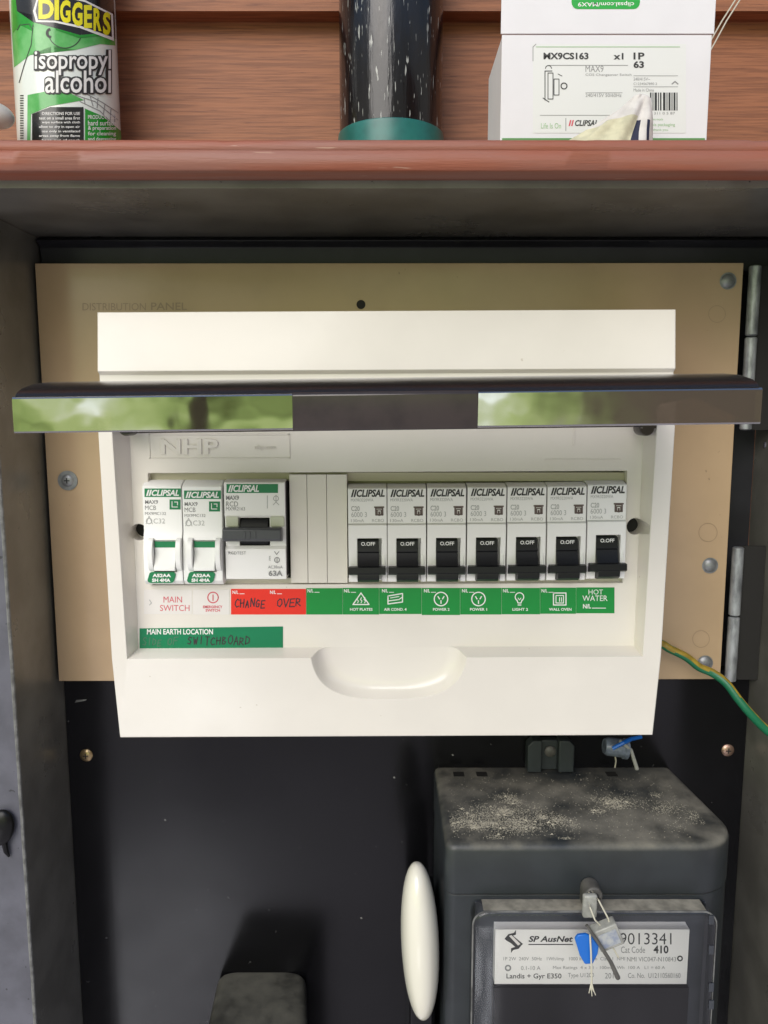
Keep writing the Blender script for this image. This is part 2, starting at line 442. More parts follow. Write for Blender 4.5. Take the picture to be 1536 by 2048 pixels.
# steel meter cabinet let into the wall
XL, XR, ZT, ZB = -179.5, 205.0, 89.0, -440.0
YF, YB = -45.0, 22.0
cab = thing('meter_cabinet', 'grey painted steel meter cabinet standing open around the panels', 'cabinet', (12, YB, ZB))
m = MB(); m.box(XL-25, XR+40, -88, YB, ZT, ZT+1.6)
m.box(XL-25, XR+40, -88, -86.4, ZT-2.2, ZT)
obj('roof_panel', m, steel, cab)
m = MB(); m.box(XL-1.6, XL, YF, YB, ZB, ZT-.3); obj('side_panel', m, steel, cab)
m = MB(); m.box(XR, XR+1.6, -88, YB, ZB, ZT-.3); obj('side_panel', m, steel, cab)
m = MB(); m.box(XL-120, XL-.2, YF-1.6, YF-.02, ZB, ZT-.3)
m.box(XL-26, XL-24.6, YF-5, YF-1.6, ZB, -220)
obj('front_flange', m, steelb, cab)
m = MB(); m.tube([(XL-.2+random.uniform(-.1, .1), YF-.9, z) for z in range(int(ZB), 80, 12)], .95, 8); obj('flange_edge', m, worn, cab)
m = MB(); m.box(XL+.2, XR-.2, YB, YB+1.6, ZB, ZT-.3); obj('back_panel', m, steeld, cab)
# folded rear flange under the roof, with slots
m = MB()
m.prism([(YB-.2, ZT-.2), (8, ZT-.2), (4, ZT-2.5), (8, ZT-5), (9.5, 72), (YB-.2, 72)], 'x', XL+1, XR-.4)
fl = obj('rear_flange', m, steeld, cab, bevel=.6)
m = MB()
for px in (480, 915, 1305):
    m = MB(); m.box(PX(px, 465, 6)-1.6, PX(px, 465, 6)+1.6, 4.6, 6.4, ZT-3.4, ZT-2.6); obj('slot', m, hole, cab)
# little weld marks / rivets on the side panels
for (px, py, X) in ((1505, 1300, XR), (1530, 890, XR)):
    a = (px-768)/F; t = X/a; b_ = (1024-py)/F; y = t*(cP+b_*sP)-DIST; z = t*(b_*cP-sP)
    m = MB(); m.ball((X, y, z), .7, 1.3, 1.8, 12); obj('weld_spot', m, steelb, cab)
# hinges on the edge by the tan panel
def hinge(z0, z1, zm):
    h = bpy.data.objects.new('hinge', None); COL.objects.link(h); h.parent = cab; h.location = Vector((188.5, 2, z0))*S-cab.location
    for a, b_ in ((z0, zm-.35), (zm+.35, z1)):
        m = MB(); m.lathe([(2.2, a), (3.0, a+.6), (3.0, b_-.6), (2.2, b_)], (188.6, -1, 0), 'z', 20); obj('knuckle', m, zinc, h)
    m = MB(); m.box(190.5, XR-.5, 1.2, 2.8, z0, z1); obj('leaf', m, hole, h)
hinge(PZ(860, -1), PZ(531, -1), PZ(673, -1))
hinge(PZ(1362, -1), PZ(1094, -1), PZ(1232, -1))
# black latch on the front flange
m = MB(); c = P(2, 1655, YF-4); m.ball(c, 6.5, 3.5, 9.5, 20, Matrix.Rotation(R(14), 3, 'Y'))
m.tube([c+Vector((1, 0, -6)), c+Vector((1.5, .5, -13)), c+Vector((2.4, 1.2, -16))], [1.6, 1.2, .6], 8)
obj('latch', m, rubber, cab)

# painted timber ledge over the cabinet
m = MB()
x0, x1 = -520, 520
rows = []
for i in range(261):
    x = x0+(x1-x0)*i/260
    w_ = [.35*mnoise.noise(Vector((x*.02, k*3.1, 0))) for k in range(4)]
    nk = -1.2*max(0, mnoise.noise(Vector((x*.06, 7, 0)))-.35)
    rows.append([(x, WY-4, 89.7), (x, -99.2+w_[0]*.6, 89.7), (x, -99.9+w_[0]*.6, 90.2+w_[1]*.4), (x, -100+w_[2]*.6, 96.9), (x, -99.6+w_[2]*.5, 97.2+w_[1]*.6), (x, -99.9+w_[2]*.6, 97.6+w_[1]*.6), (x, -99.5+w_[2]-nk, 100.5+w_[3]*.4+nk), (x, -98.6-nk, 101.2+w_[3]*.4+nk*.6), (x, WY-4, 101.3)])
m.grid(rows)
obj('timber_ledge', m, ledge_m, loc=(0, 20, 89.7), ang=60)
tag(bpy.data.objects['timber_ledge'], 'thin red painted timber ledge running over the cabinet under the can and carton', 'ledge', kind='thing')

# black backboard with two screws
BB = 10.0
bb = thing('backboard', 'black smooth backboard behind the electricity meter', 'panel', (12, BB, ZB))
m = MB(); m.box(XL+.4, XR-.5, BB, BB+7, ZB, PZ(1340, BB)); obj('board', m, blackp, bb)
def screw(parent, px, py, Y, r, mt, washer=None):
    c = P(px, py, Y); 
    s = MB(); s.lathe([(r*.98, -.02), (r, -.5), (r*.82, -1.2), (r*.45, -1.55), (.001, -1.65)], c, 'y', 24)
    o = obj('screw', s, mt, parent)
    s = MB(); q = r*.42
    s.box(c.x-q, c.x+q, Y-1.72, Y-1.2, c.z-.28, c.z+.28); s.box(c.x-.28, c.x+.28, Y-1.73, Y-1.2, c.z-q, c.z+q)
    obj('cross_slot', s, hole, o)
    if washer:
        s = MB(); s.lathe([(washer, .02), (washer, -.6), (r*.9, -.65)], c, 'y', 28); obj('washer', s, zincd, o)
screw(bb, 173, 1510, BB, 3.7, brass); screw(bb, 1455, 1500, BB, 3.6, copper)
m = MB(); c = P(160, 1402, BB-.15)
m.face([c+Vector(v) for v in ((-3, 0, -1), (3, 0, .2), (4, 0, 1), (-2, 0, .6))]); obj('scuff', m, worn, bb)

for px, py in ((788, 1555), (722, 1836), (905, 1510), (330, 1640)):
    m = MB(); m.quad([(px-2, py-1), (px+1, py-2), (px+3, py+1), (px, py+2)][::-1], BB-.1); obj('paint_fleck', m, worn, bb)
# tan mounting panel
tp = thing('mounting_panel', 'tan hinged mounting panel with metal caps behind the white switchboard', 'panel', (3, 0, -146))
base = MB(); m = base
a, b_, c, d = P(70, 527, 0), P(1487, 526, 0), P(1440, 1358, 0), P(118, 1362, 0)
m.prism([(d.x, d.z), (c.x, c.z), (b_.x, b_.z), (a.x, a.z)], 'y', 0, 6.5)
cut = MB(); q = P(722, 609, 0); cut.lathe([(2.3, -2), (2.3, 5)], q, 'y', 24)
m = boolean(base, [cut]); obj('board', m, tan, tp)
m = MB(); m.lathe([(2.25, 4.9), (2.25, 4.8)], q, 'y', 24); obj('drill_hole', m, hole, tp)
m = MB(); m.lathe([(2.28, .05), (2.28, 4.8)], q, 'y', 24); obj('drill_hole', m, hole, tp)
for px, py in ((1456, 562), (1420, 1131), (1410, 1326)):
    c = P(px, py, 0); m = MB()
    m.lathe([(4.3, .1), (4.3, -.25), (3.7, -.3), (3.6, -.1), (2.9, -.75), (1.4, -1.25), (.001, -1.35)], c, 'y', 28); obj('cap', m, zincd, tp)
screw(tp, 136, 961, 0, 3.4, zincd, 5.2)
m = MB(); m.text('DISTRIBUTION', 165, 606, 292, 621, -.12); m.text('PANEL', 302, 605, 374, 620, -.12, bold=.01)
obj('stamped_lettering', m, tane, tp)
for px, py, r in ((1434, 628, 4.2), (1416, 1065, 4.6), (1402, 1278, 4.2)):
    m = MB(); m.ring(px, py, r*4, 1.0, -.1, 28); obj('ring_mark', m, tane, tp)
m = MB()
for px, py in ((1412, 942), (1418, 958), (798, 546)):
    m = MB(); m.quad([(px-1.5, py-1), (px+.5, py-2.5), (px+2, py+1), (px, py+3)], -.1); obj('speck', m, tane, tp)

# ================================================================== WHITE SWITCHBOARD
TILT = math.tan(R(.28))
sb = thing('switchboard_enclosure', 'cream plastic switchboard enclosure with its smoky lid swung open', 'switchboard', (1, 0, -155))
base = MB()
base.prism([(-.2, 43.6), (-56.6, 43.6), (-59.8, 17.8), (-57.8, 16.4), (-57.8, 9), (-62.6, 5), (-62.6, -8), (-59.2, -113.5), (-53.2, -154.6), (-.2, -154.6)], 'x', -126.4, 128.6)
FY = -50.0
rl, rr, rt, rb = -120.2, 120.6, 2.0, PZ(1319, -59.2)
fl_, fr_, ft, fb = -116.8, 119.0, -2.0, PZ(1294, FY)
def loft(A, B):
    k = MB(); k.bm.verts.ensure_lookup_table()
    va = [k.bm.verts.new(p) for p in A]; vb = [k.bm.verts.new(p) for p in B]; n = len(A)
    k.bm.faces.new(va); k.bm.faces.new(vb[::-1])
    for i in range(n): k.bm.faces.new((va[i], va[(i+1) % n], vb[(i+1) % n], vb[i]))
    return k
e = .62                                     # walls keep their slope out in front of the rim
def ext(r_, f_): return r_+(r_-f_)*e
rec = loft([(ext(rl, fl_), -70, ext(rb, fb)), (ext(rr, fr_), -70, ext(rb, fb)), (ext(rr, fr_), -70, ext(rt, ft)), (ext(rl, fl_), -70, ext(rt, ft))],
           [(fl_, FY, fb), (fr_, FY, fb), (fr_, FY, ft), (fl_, FY, ft)])
win = MB(); win.box(PX(300, 1050, FY), PX(1250, 1050, FY), -60, -40, PZ(1168, FY), PZ(944, FY))
# finger scoop: a half-moon dished below the recess
cx = PX(778, 1320, -58); zt = PZ(1285, -57); hw, hh = 35.5, 28.6
rows = []
def outline(k, n=40):
    pts = []
    for i in range(n+1):
        a = math.pi*i/n
        x = -math.copysign(abs(math.cos(a))**.72, math.cos(a))*(hw-k); z = -(math.sin(a)**.62)*(hh-k)
        pts.append((x, z))
    return pts
sc = MB(); prof = [(-1.0, -75), (-1.0, -59.4), (-.3, -58.2), (.3, -57.0), (.9, -55.4), (1.7, -53.6), (2.9, -51.9), (4.8, -50.6), (8, -50.03)]
for k, Y in prof:
    rows.append([(cx+x, Y, zt+z) for x, z in outline(k)])
vr = sc.grid(rows, True); sc.bm.faces.new(vr[0]); sc.bm.faces.new(vr[-1])
cuts = [rec, win, sc]
for px, py in ((278, 1062), (1270, 1055)):
    k = MB(); q_ = P(px, py, FY); k.lathe([(3.9, -60), (3.9, -42)], (q_.x, 0, q_.z), 'y', 24); cuts.append(k)
m = boolean(base, cuts)
for v in m.bm.verts: v.co.z += (v.co.x-1)*TILT
cover = obj('cover', m, cream, sb, ang=28)
m = MB(); m.box(PX(301, 1050, FY), PX(1249, 1050, FY), -40.6, -40.1, PZ(1168, FY), PZ(944, FY)); obj('chassis', m, olive, sb)
for px, py in ((278, 1062), (1270, 1055)):
    m = MB(); q_ = P(px, py, FY); m.lathe([(3.85, -42.4), (.01, -42.3)], (q_.x, 0, q_.z), 'y', 20); obj('screw_hole', m, hole, sb)
# blank pole fillers
for x0, x1 in ((580, 614), (615, 653), (654, 694)):
    m = MB(); m.pbox(x0+.3, 949, x1+.4, 1166, -50.4, -43); obj('pole_filler', m, cream2, sb)
m = MB(); m.pbox(300, 945, 1250, 962, -46.0, -40.7); obj('inner_rail', m, olive, sb)
m = MB(); m.pbox(302, 1156, 1246, 1167, -46.5, -40.7); obj('inner_rail', m, cream2, sb)
# embossed maker's lettering and its frame
m = MB()
m.text('NHP', 322, 878, 437, 908, FY+.05, bold=.03, depth=.75)
for x0, y0, x1, y1 in ((298, 868, 580, 870), (298, 915, 580, 917), (298, 868, 300, 917), (578, 868, 580, 917)): m.pbox(x0, y0, x1, y1, FY-.3, FY+.1)
m.text('nhp.com', 510, 890, 552, 901, FY+.05, depth=.4)
obj('embossed_lettering', m, cream2, sb)
m = MB(); m.pbox(1146, 858, 1150, 890, FY-.25, FY+.1); m.pbox(1090, 918, 1240, 920, FY-.2, FY+.1); obj('mould_mark', m, cream2, sb)

# smoky lid, swung up level with the eye
lid = bpy.data.objects.new('lid', None); COL.objects.link(lid); lid.parent = sb
LY = -160.0
LX0, LX1 = PX(25, 820, LY), PX(1524, 800, LY)
lid.location = Vector((0, 0, 0))-sb.location
LT = math.tan(R(.72))
def tilt(mb):
    for v in mb.bm.verts: v.co.z += (v.co.x-2)*LT+.5
    return mb
top = [(LY+.2, 4.6), (LY+1.2, 6.4), (LY+5, 8.0), (LY+14, 9.8), (LY+27, 10.9), (LY+45, 11.2), (LY+65, 9.6), (LY+80, 6.0), (LY+92, 0.5), (LY+97.5, -7)]
prof = top+[(y+(.3 if i < 2 else 0), z-2.0) for i, (y, z) in enumerate(top)][::-1]
prof = [(LY+.2, 5.4), (LY+1.4, 6.6)]+top[2:]+[(y-1.2 if i == len(top)-1 else y, z-2.0) for i, (y, z) in enumerate(top[2:], 2)][::-1]+[(LY+2.4, 4.4), (LY+2.2, 3.0)]
m = MB(); m.prism(prof, 'x', LX0+1, LX1-1); obj('shell', tilt(m), smoket, lid, ang=50)
m = MB(); nx = 80
rows = []
for Y0, z in ((LY+2.0, 5.3), (LY+.45, 5.2), (LY, 4.6), (LY, -5.6), (LY+.3, -6.1), (LY+1.9, -6.2), (LY+2.0, 5.3)):
    rows.append([(LX0+(LX1-LX0)*i/nx, Y0, z) for i in range(nx+1)])
vr = m.grid(rows)
for k in (0, -1): m.bm.faces.new([r_[k] for r_ in vr[:-1]])
obj('lip', tilt(m), smoke, lid, ang=20)
m = MB(); gx0, gx1 = PX(585, 820, LY), PX(956, 810, LY)
m.prism([(LY-.2, 5.6), (LY-1.0, 4.6), (LY-.5, -5.4), (LY-.1, -6.6), (LY+1.5, -6.6), (LY+1.5, 5.6)], 'x', gx0, gx1)
gripm = mat('ribbed lid grip', (.040, .030, .026), .22, var=.35, vscale=60, bump=.08, bscale=140)
obj('finger_grip', tilt(m), gripm, lid, bevel=.3)
for px in (246, 1299):
    c = P(px, 864, -66); m = MB(); m.lathe([(3.0, -1), (3.4, 0), (3.4, 8)], (c.x, c.y+4, c.z+1.5), 'y', 18); m.box(c.x-3, c.x+3, -66, -58, c.z+1.5, c.z+8)
    obj('hinge_lug', m, gripm, lid)
m = MB()
for sx in (LX0+1.4, LX1-1.4-1.8):
    m = MB(); m.prism([(LY+1.9, 4.6), (LY+45, 9), (LY+80, 3.5), (LY+80, 1), (LY+45, 3), (LY+1.9, -5.6)], 'x', sx, sx+1.8); obj('side_rib', tilt(m), smoket, lid)

# ================================================================== BREAKERS
BY = -54.0
def logo(mb, px0, py0, px1, py1, Y):
    h = py1-py0; wd = (px1-px0)
    for k in (0, 1):
        x = px0+k*wd*.075
        mb.quad([(x, py1), (x+wd*.05, py1), (x+wd*.05+h*.3, py0), (x+h*.3, py0)], Y)
    mb.text('CLIPSAL', px0+wd*.17, py0, px1, py1, Y, bold=.035, shear=.25)

def black_breaker():
    x0, x1 = 934, 1011
    c = P((x0+x1)/2, 1160, BY)
    t = thing('circuit_breaker', '', 'circuit breaker', (c.x, -40.6, c.z), 'black lever circuit breakers in a row')
    X0, X1 = PX(x0, 1060, BY), PX(x1, 1060, BY)
    zt, zm, zb = PZ(974, BY), PZ(1046, BY), PZ(1161, BY)
    base = MB(); base.prism([(-40.7, zb), (BY-.6, zb), (BY-.9, zb+2), (BY-.9, zm-.4), (BY, zm), (BY, zt-.4), (BY+.4, zt), (-48.5, zt+1.2), (-40.7, zt+1.2)], 'x', X0, X1)
    k = MB(); a0, a1 = PX(951, 1100, BY), PX(1000, 1100, BY)
    k.prism([(-60, zb-4), (-51.6, zb-4), (-50, zb+6), (-50.6, PZ(1074, BY)), (-60, PZ(1074, BY))], 'x', a0, a1)
    m = boolean(base, [k]); obj('body', m, white, t, ang=28)
    # cheek on the far side of the lever: a curved rib
    m = MB(); pr = []
    for i in range(9):
        u = i/8; pr.append((-53.4-2.0*math.sin(u*math.pi*.75), PZ(1085+62*u, BY)))
    m.prism(pr+[(-50.5, PZ(1147, BY)), (-50.5, PZ(1085, BY))], 'x', PX(999, 1110, BY), PX(1006, 1110, BY)); obj('cheek', m, white2, t)
    m = MB(); s0, s1 = PX(951.5, 1100, BY), PX(994, 1100, BY)
    zc = PZ(1110, BY)
    pr = [(-51.0, PZ(1077, BY)), (-55.2, PZ(1078.5, BY)), (-55.6, PZ(1096, BY)), (-55.9, PZ(1100, BY)), (-55.4, PZ(1103, BY)), (-56.8, PZ(1122, BY)), (-59, PZ(1136, -59)), (-60.2, PZ(1146, -60)), (-60, PZ(1158, -60)), (-57, PZ(1162, -57)), (-50.8, PZ(1160, BY))]
    m.prism(pr, 'x', s0, s1)
    m.prism([(-57, PZ(1131, -58)), (-60.3, PZ(1133, -60)), (-60.6, PZ(1145, -60)), (-59, PZ(1149, -60)), (-55.5, PZ(1148, -56))], 'x', PX(936, 1140, -58), PX(1009, 1140, -58))
    lv = obj('lever', m, blk, t, ang=40)
    m = MB(); m.text('O.OFF', 960, 1082, 988, 1089.5, -55.7, bold=.02); obj('lettering', m, wink, lv)
    m = MB(); Y = BY-.12
    logo(m, 941, 977, 1009, 992, Y)
    m.mi = 1; m.text('MX9R3220WA', 941, 995, 986, 1001, Y); m.text('C20', 941, 1010, 958, 1020, Y, bold=.02); m.text('6000 3', 941, 1022, 972, 1032, Y)
    m.text('I', 940, 1036, 941, 1042, Y); m.text('30mA', 944, 1036, 966, 1042, Y); m.text('RCBO', 982, 1036, 1006, 1042, Y)
    m.mi = 2; m.ring(997, 1021, 9.5, 3.2, Y, 4, math.pi/4, math.pi/4+2*math.pi); m.rect(987, 1011, 1007, 1014, Y); m.stroke([(993, 1028), (993, 1018), (1001, 1018), (1001, 1028)], 2.2, Y-.02); m.rect(995, 1021, 999, 1030, Y-.03)
    obj('label_print', m, [ink, inkl, inkbr], t)
    m = MB(); m.pbox(934, 1045, 1011, 1046.5, BY-.08, BY+.3); obj('seam', m, inkl, t)
    return t
proto = black_breaker()
XC = [736, 814, 893, 972.5, 1053, 1133, 1213]
YO = [2, 2, 1, 0, -1, -2, -5]
WHO = ['hot plates', 'air conditioner', 'second power outlet', 'first power outlet', 'light bulb', 'wall oven', 'hot water']
c0 = P(972.5, 1060, BY)
for i, (x, dy, wd) in enumerate(zip(XC, YO, WHO)):
    o = proto if i == 3 else copy_tree(proto)
    c = P(x, 1060+dy, BY); o.location = proto.location if i == 3 else Vector((o.location.x, o.location.y, o.location.z))
    if i != 3: o.location = Vector((proto.location.x+(c.x-c0.x)*S, proto.location.y, proto.location.z+(c.z-c0.z)*S))
    o.rotation_euler = (0, R(-.28+random.uniform(-.35, .35)), 0); o.location.y += random.uniform(-.5, .3)*S
    o['label'] = 'white circuit breaker with black lever down, above the %s sticker' % wd

def main_switch(x0, x1, dy, who):
    c = P((x0+x1)/2, 1170, BY)
    t = thing('main_switch', who, 'main switch', (c.x, -40.6, c.z), 'white toggle main switches')
    X0, X1 = PX(x0, 1060, BY), PX(x1-1, 1060, BY)
    zt, zm, zb = PZ(972, BY), PZ(1062, BY), PZ(1168, BY)
    xm = x1-x0
    base = MB(); base.prism([(-40.7, zb+.5), (BY-.2, zb), (BY-2.0, zb+2), (BY-2.4, zb+10), (BY-2.2, zm-8), (BY-1.0, zm-2.5), (BY, zm), (BY, zt-.4), (BY+.4, zt), (-48.5, zt+2.2), (-40.7, zt+2.2)], 'x', X0, X1)
    k = MB(); k.prism([(-62, PZ(1142, BY)), (-54.0, PZ(1142, BY)), (-50.5, PZ(1130, BY)), (-50.5, PZ(1080, BY)), (-62, PZ(1080, BY))], 'x', PX(x0+19, 1100, -56), PX(x0+65, 1100, -56))
    m = boolean(base, [k]); obj('body', m, white2, t, ang=28)
    # rounded cheeks either side of the toggle
    for q0, q1 in ((x0+9, x0+19), (x0+65, x0+75)):
        m = MB(); pr = []
        for i in range(13):
            a = math.pi*i/12; pr.append((-55.6-3.6*math.sin(a), PZ(1076+66*(1-math.cos(a))/2, BY-2)))
        m.prism(pr, 'x', PX(q0, 1110, -57), PX(q1, 1110, -57)); obj('cheek', m, white2, t, ang=40)
    m = MB(); m.prism([(-51, PZ(1080, BY)), (-55.6, PZ(1082, BY)), (-55.8, PZ(1095, BY)), (-55.4, PZ(1104, BY)), (-58.2, PZ(1134, -57)), (-58.0, PZ(1141, -57)), (-52, PZ(1141, BY))], 'x', PX(x0+21, 1100, -56), PX(x0+63, 1100, -56))
    tg = obj('toggle', m, white2, t, ang=40)
    m = MB(); m.pbox(x0+21.2, 1083, x0+62.8, 1095, -55.95, -55.6); obj('on_stripe', m, green, tg)
    Y = BY-.12
    m = MB(); m.rect(x0+1, 975+dy, x1-4, 992+dy, Y); m.rect(x0+51, 997+dy, x0+73, 1017+dy, Y)
    m.mi = 1; logo(m, x0+4, 977.5+dy, x1-8, 990+dy, Y-.06); m.stroke([(x0+56, 1001+dy), (x0+56, 1012+dy), (x0+67, 1012+dy)], 1.5, Y-.06); m.stroke([(x0+61, 1002+dy), (x0+67, 1002+dy), (x0+67, 1008+dy)], 1.5, Y-.06)
    m.mi = 2; m.text('MAX9', x0+2, 998+dy, x0+28, 1006+dy, Y, bold=.02); m.text('MCB', x0+2, 1009+dy, x0+24, 1018+dy, Y); m.text('MX9MC132', x0+2, 1022+dy, x0+44, 1028+dy, Y)
    m.mi = 3; m.ring(x0+10, 1040+dy, 5.5, 1.6, Y, 16); m.stroke([(x0+4, 1046+dy), (x0+10, 1030+dy), (x0+17, 1046+dy)], 1.2, Y-.03); m.text('C32', x0+19, 1035+dy, x0+42, 1045+dy, Y)
    obj('label_print', m, [green, wink, inkg, inkl], t)
    # green oval with rows of letters, low on the nose
    m = MB(); yy = BY-2.75; pts = []
    for (cx_, cy_, a0) in ((x0+54, 1160, 0), (x0+13, 1160, 90), (x0+16, 1150, 180), (x0+57, 1150, 270)):
        for i in range(5):
            a = R(a0+90*i/4); pts.append((cx_+6*math.cos(a), cy_+6*math.sin(a)))
    pr = [(P(px, py, yy).x, P(px, py, yy).z) for px, py in pts]
    m.prism(pr, 'y', yy, yy+1.6); pl = obj('plate', m, green, t)
    m = MB(); m.text('A52AA', x0+17, 1147.5, x0+54, 1154.5, yy-.1, bold=.05); m.text('SH 4MA', x0+16, 1157, x0+53, 1164, yy-.1, bold=.05); obj('lettering', m, wink, pl)
    return t
main_switch(288, 366, 2, 'white toggle main switch beside the screw hole, its maker band set higher')
main_switch(367, 446, 6, 'white toggle main switch touching the wide breaker, its maker band set lower')

# wide changeover breaker with grey bar lever
c = P(511, 1158, BY)
rc = thing('wide_breaker', 'wide white two-pole breaker with a grey bar lever pushed up', 'circuit breaker', (c.x, -40.6, c.z))
base = MB(); WYc = BY-1.0
X0, X1 = PX(450, 1060, WYc), PX(571, 1060, WYc)
base.prism([(-40.7, PZ(1160, WYc)), (WYc, PZ(1158, WYc)), (WYc-.4, PZ(1098, WYc)), (WYc+1, PZ(1092, WYc)), (WYc+1, PZ(1038, WYc)), (WYc, PZ(1031, WYc)), (WYc, PZ(966, WYc)), (WYc+.4, PZ(964, WYc)), (-48.5, PZ(961, WYc)), (-40.7, PZ(961, WYc))], 'x', X0, X1)
k = MB(); k.box(PX(478, 1060, WYc), PX(539, 1060, WYc), -62, -46, PZ(1092, WYc), PZ(1036, WYc))
m = boolean(base, [k]); obj('body', m, white, rc, ang=28)
m = MB(); m.pbox(478.5, 1037, 538.5, 1091, -49.5, -46.2); m.prism([(-50, PZ(1090, -50)), (-53, PZ(1090, -53)), (-54.4, PZ(1075, -54)), (-54.4, PZ(1050, -54)), (-53, PZ(1038, -53)), (-50, PZ(1037, -50))], 'x', PX(481, 1060, -54), PX(536, 1060, -54)); obj('drum', m, blk, rc)
m = MB(); m.prism([(-54.6, PZ(1084, -56)), (-60.2, PZ(1082, -60)), (-61, PZ(1078, -61)), (-61, PZ(1060, -61)), (-60, PZ(1056, -60)), (-54.6, PZ(1055, -56))], 'x', PX(445, 1070, -60.5), PX(562, 1070, -60.5))
lv = obj('lever', m, dgrey, rc, bevel=.4)
m = MB()
for x in (487, 497, 508): m.pbox(x, 1063, x+4, 1077, -61.2, -60.8)
obj('grip_rib', m, dgrey, lv)
for x0, x1 in ((452, 476), (541, 568)):
    m = MB(); m.pbox(x0, 1034, x1, 1053, WYc-.5, WYc+1.2); obj('inset', m, greyw, rc)
Y = WYc-.12
m = MB(); m.rect(453, 968, 556, 986, Y); m.mi = 1; logo(m, 456, 970, 518, 984, Y-.05)
m.mi = 2; m.text('MAX9', 452, 991, 478, 1000, Y, bold=.03); m.text('RCD', 452, 1003, 476, 1013, Y); m.text('MX9R2163', 452, 1014, 490, 1021, Y)
m.mi = 3; m.rect(534, 991, 535.4, 1017, Y); m.ring(552, 997, 5, 1.4, Y, 14); m.stroke([(552, 990), (552, 1004), (546, 1010)], 1.3, Y-.02); m.stroke([(552, 1004), (558, 1010)], 1.3, Y-.03)
m.stroke([(456, 1104), (470, 1108)], 1.2, Y-.42)
m.mi = 2; Y2 = Y-.42
m.text('RCDTEST', 457, 1103, 492, 1109, Y2); m.text('IE', 538, 1112, 541, 1121, Y2); m.stroke([(549, 1103), (553, 1109), (558, 1103)], 1.4, Y2); m.ring(554, 1120, 5, 1.5, Y2, 14); m.stroke([(554, 1115), (554, 1126)], 1.3, Y2-.03)
m.text('AC30mA', 536, 1131, 565, 1137, Y2); m.text('63A', 537, 1141, 565, 1152, Y2, bold=.03)
obj('label_print', m, [green, wink, inkg, inkl], rc)
m = MB(); m.pbox(573, 964, 579, 1158, -44.5, -43.8); m.pbox(571.5, 963, 574.5, 1150, -52.4, -44); obj('side_gap', m, hole, rc)

# ================================================================== STICKERS (on the recess floor)
SY = FY-.18
def sticker(name, label, rectpx, mt, prints, group=None, skew=0.0, cat='sticker'):
    x0, y0, x1, y1 = rectpx; c = P((x0+x1)/2, y1, FY)
    t = thing(name, label, cat, (c.x, FY, c.z), group)
    m = MB(); a, b_, c_, d = P(x0, y1, SY), P(x1, y1-skew, SY), P(x1, y0-skew, SY), P(x0, y0, SY)
    m.prism([(p.x, p.z) for p in (a, b_, c_, d)], 'y', SY, FY+.03); obj('backing', m, mt, t)
    if prints:
        m = MB(); mats = prints(m, SY-.07); obj('print', m, mats, t)
    return t
GR = 'green circuit name stickers under the breakers'
def nl(m, x, y, Y): m.text('N/L', x, y, x+12, y+7, Y, bold=.02); m.rect(x+14, y+6, x+24, y+7.2, Y)
def p_blank(m, Y): nl(m, 615, 1178, Y); return [wink]
def p_hot(m, Y):
    nl(m, 688, 1178, Y); m.stroke([(722, 1186), (706, 1209), (738, 1209)], 2.2, Y, True)
    for x in (715, 722, 729): m.stroke([(x, 1206), (x+2, 1202), (x-1, 1199), (x+1, 1195)], 1.5, Y-.02)
    m.text('HOT PLATES', 700, 1216, 745, 1221.5, Y, bold=.02); return [wink]
def p_air(m, Y):
    nl(m, 764, 1178, Y); m.stroke([(776, 1192), (805, 1187), (805, 1204), (776, 1208)], 2.2, Y, True); m.stroke([(776, 1202), (798, 1199), (805, 1194)], 1.8, Y-.02); m.stroke([(781, 1196), (798, 1193)], 1.5, Y-.02)
    m.text('AIR COND. 4', 768, 1216, 813, 1221.5, Y, bold=.02); return [wink]
def gpo(m, x, Y):
    m.ring(x, 1198, 13.5, 2.2, Y, 26); m.stroke([(x-6, 1193), (x-3, 1198)], 2.2, Y-.02); m.stroke([(x+6, 1193), (x+3, 1198)], 2.2, Y-.02); m.stroke([(x, 1201), (x, 1207)], 2.2, Y-.02)
def p_p2(m, Y): nl(m, 848, 1178, Y); gpo(m, 882, Y); m.text('POWER 2', 866, 1216, 899, 1221.5, Y, bold=.02); return [wink]
def p_p1(m, Y): nl(m, 924, 1178, Y); gpo(m, 957, Y); m.text('POWER 1', 940, 1216, 974, 1221.5, Y, bold=.02); return [wink]
def p_li(m, Y):
    nl(m, 1006, 1178, Y); m.ring(1039, 1194, 8.5, 2.0, Y, 18, R(130), R(410)); m.stroke([(1034, 1200), (1036, 1206), (1042, 1206), (1044, 1200)], 2, Y-.02); m.stroke([(1036, 1210), (1042, 1210)], 2, Y); m.stroke([(1036, 1196), (1039, 1200), (1042, 1196)], 1.3, Y-.02)
    m.text('LIGHT 2', 1025, 1216, 1056, 1221.5, Y, bold=.02); return [wink]
def p_ov(m, Y):
    nl(m, 1083, 1178, Y); m.stroke([(1107, 1186), (1132, 1186), (1132, 1210), (1107, 1210)], 2.2, Y, True); m.stroke([(1112, 1191), (1127, 1191), (1127, 1206), (1112, 1206)], 1.8, Y-.02, True); m.stroke([(1119, 1195), (1119, 1203)], 1.6, Y); m.stroke([(1123, 1195), (1123, 1203)], 1.6, Y)
    m.text('WALL OVEN', 1098, 1216, 1143, 1221.5, Y, bold=.02); return [wink]
def p_hw(m, Y):
    m.text('HOT', 1177, 1179, 1206, 1189, Y); m.text('WATER', 1165, 1191, 1215, 1202, Y); m.text('N/L', 1166, 1208, 1182, 1217, Y, bold=.03); m.rect(1184, 1215.5, 1212, 1217, Y); return [wink]
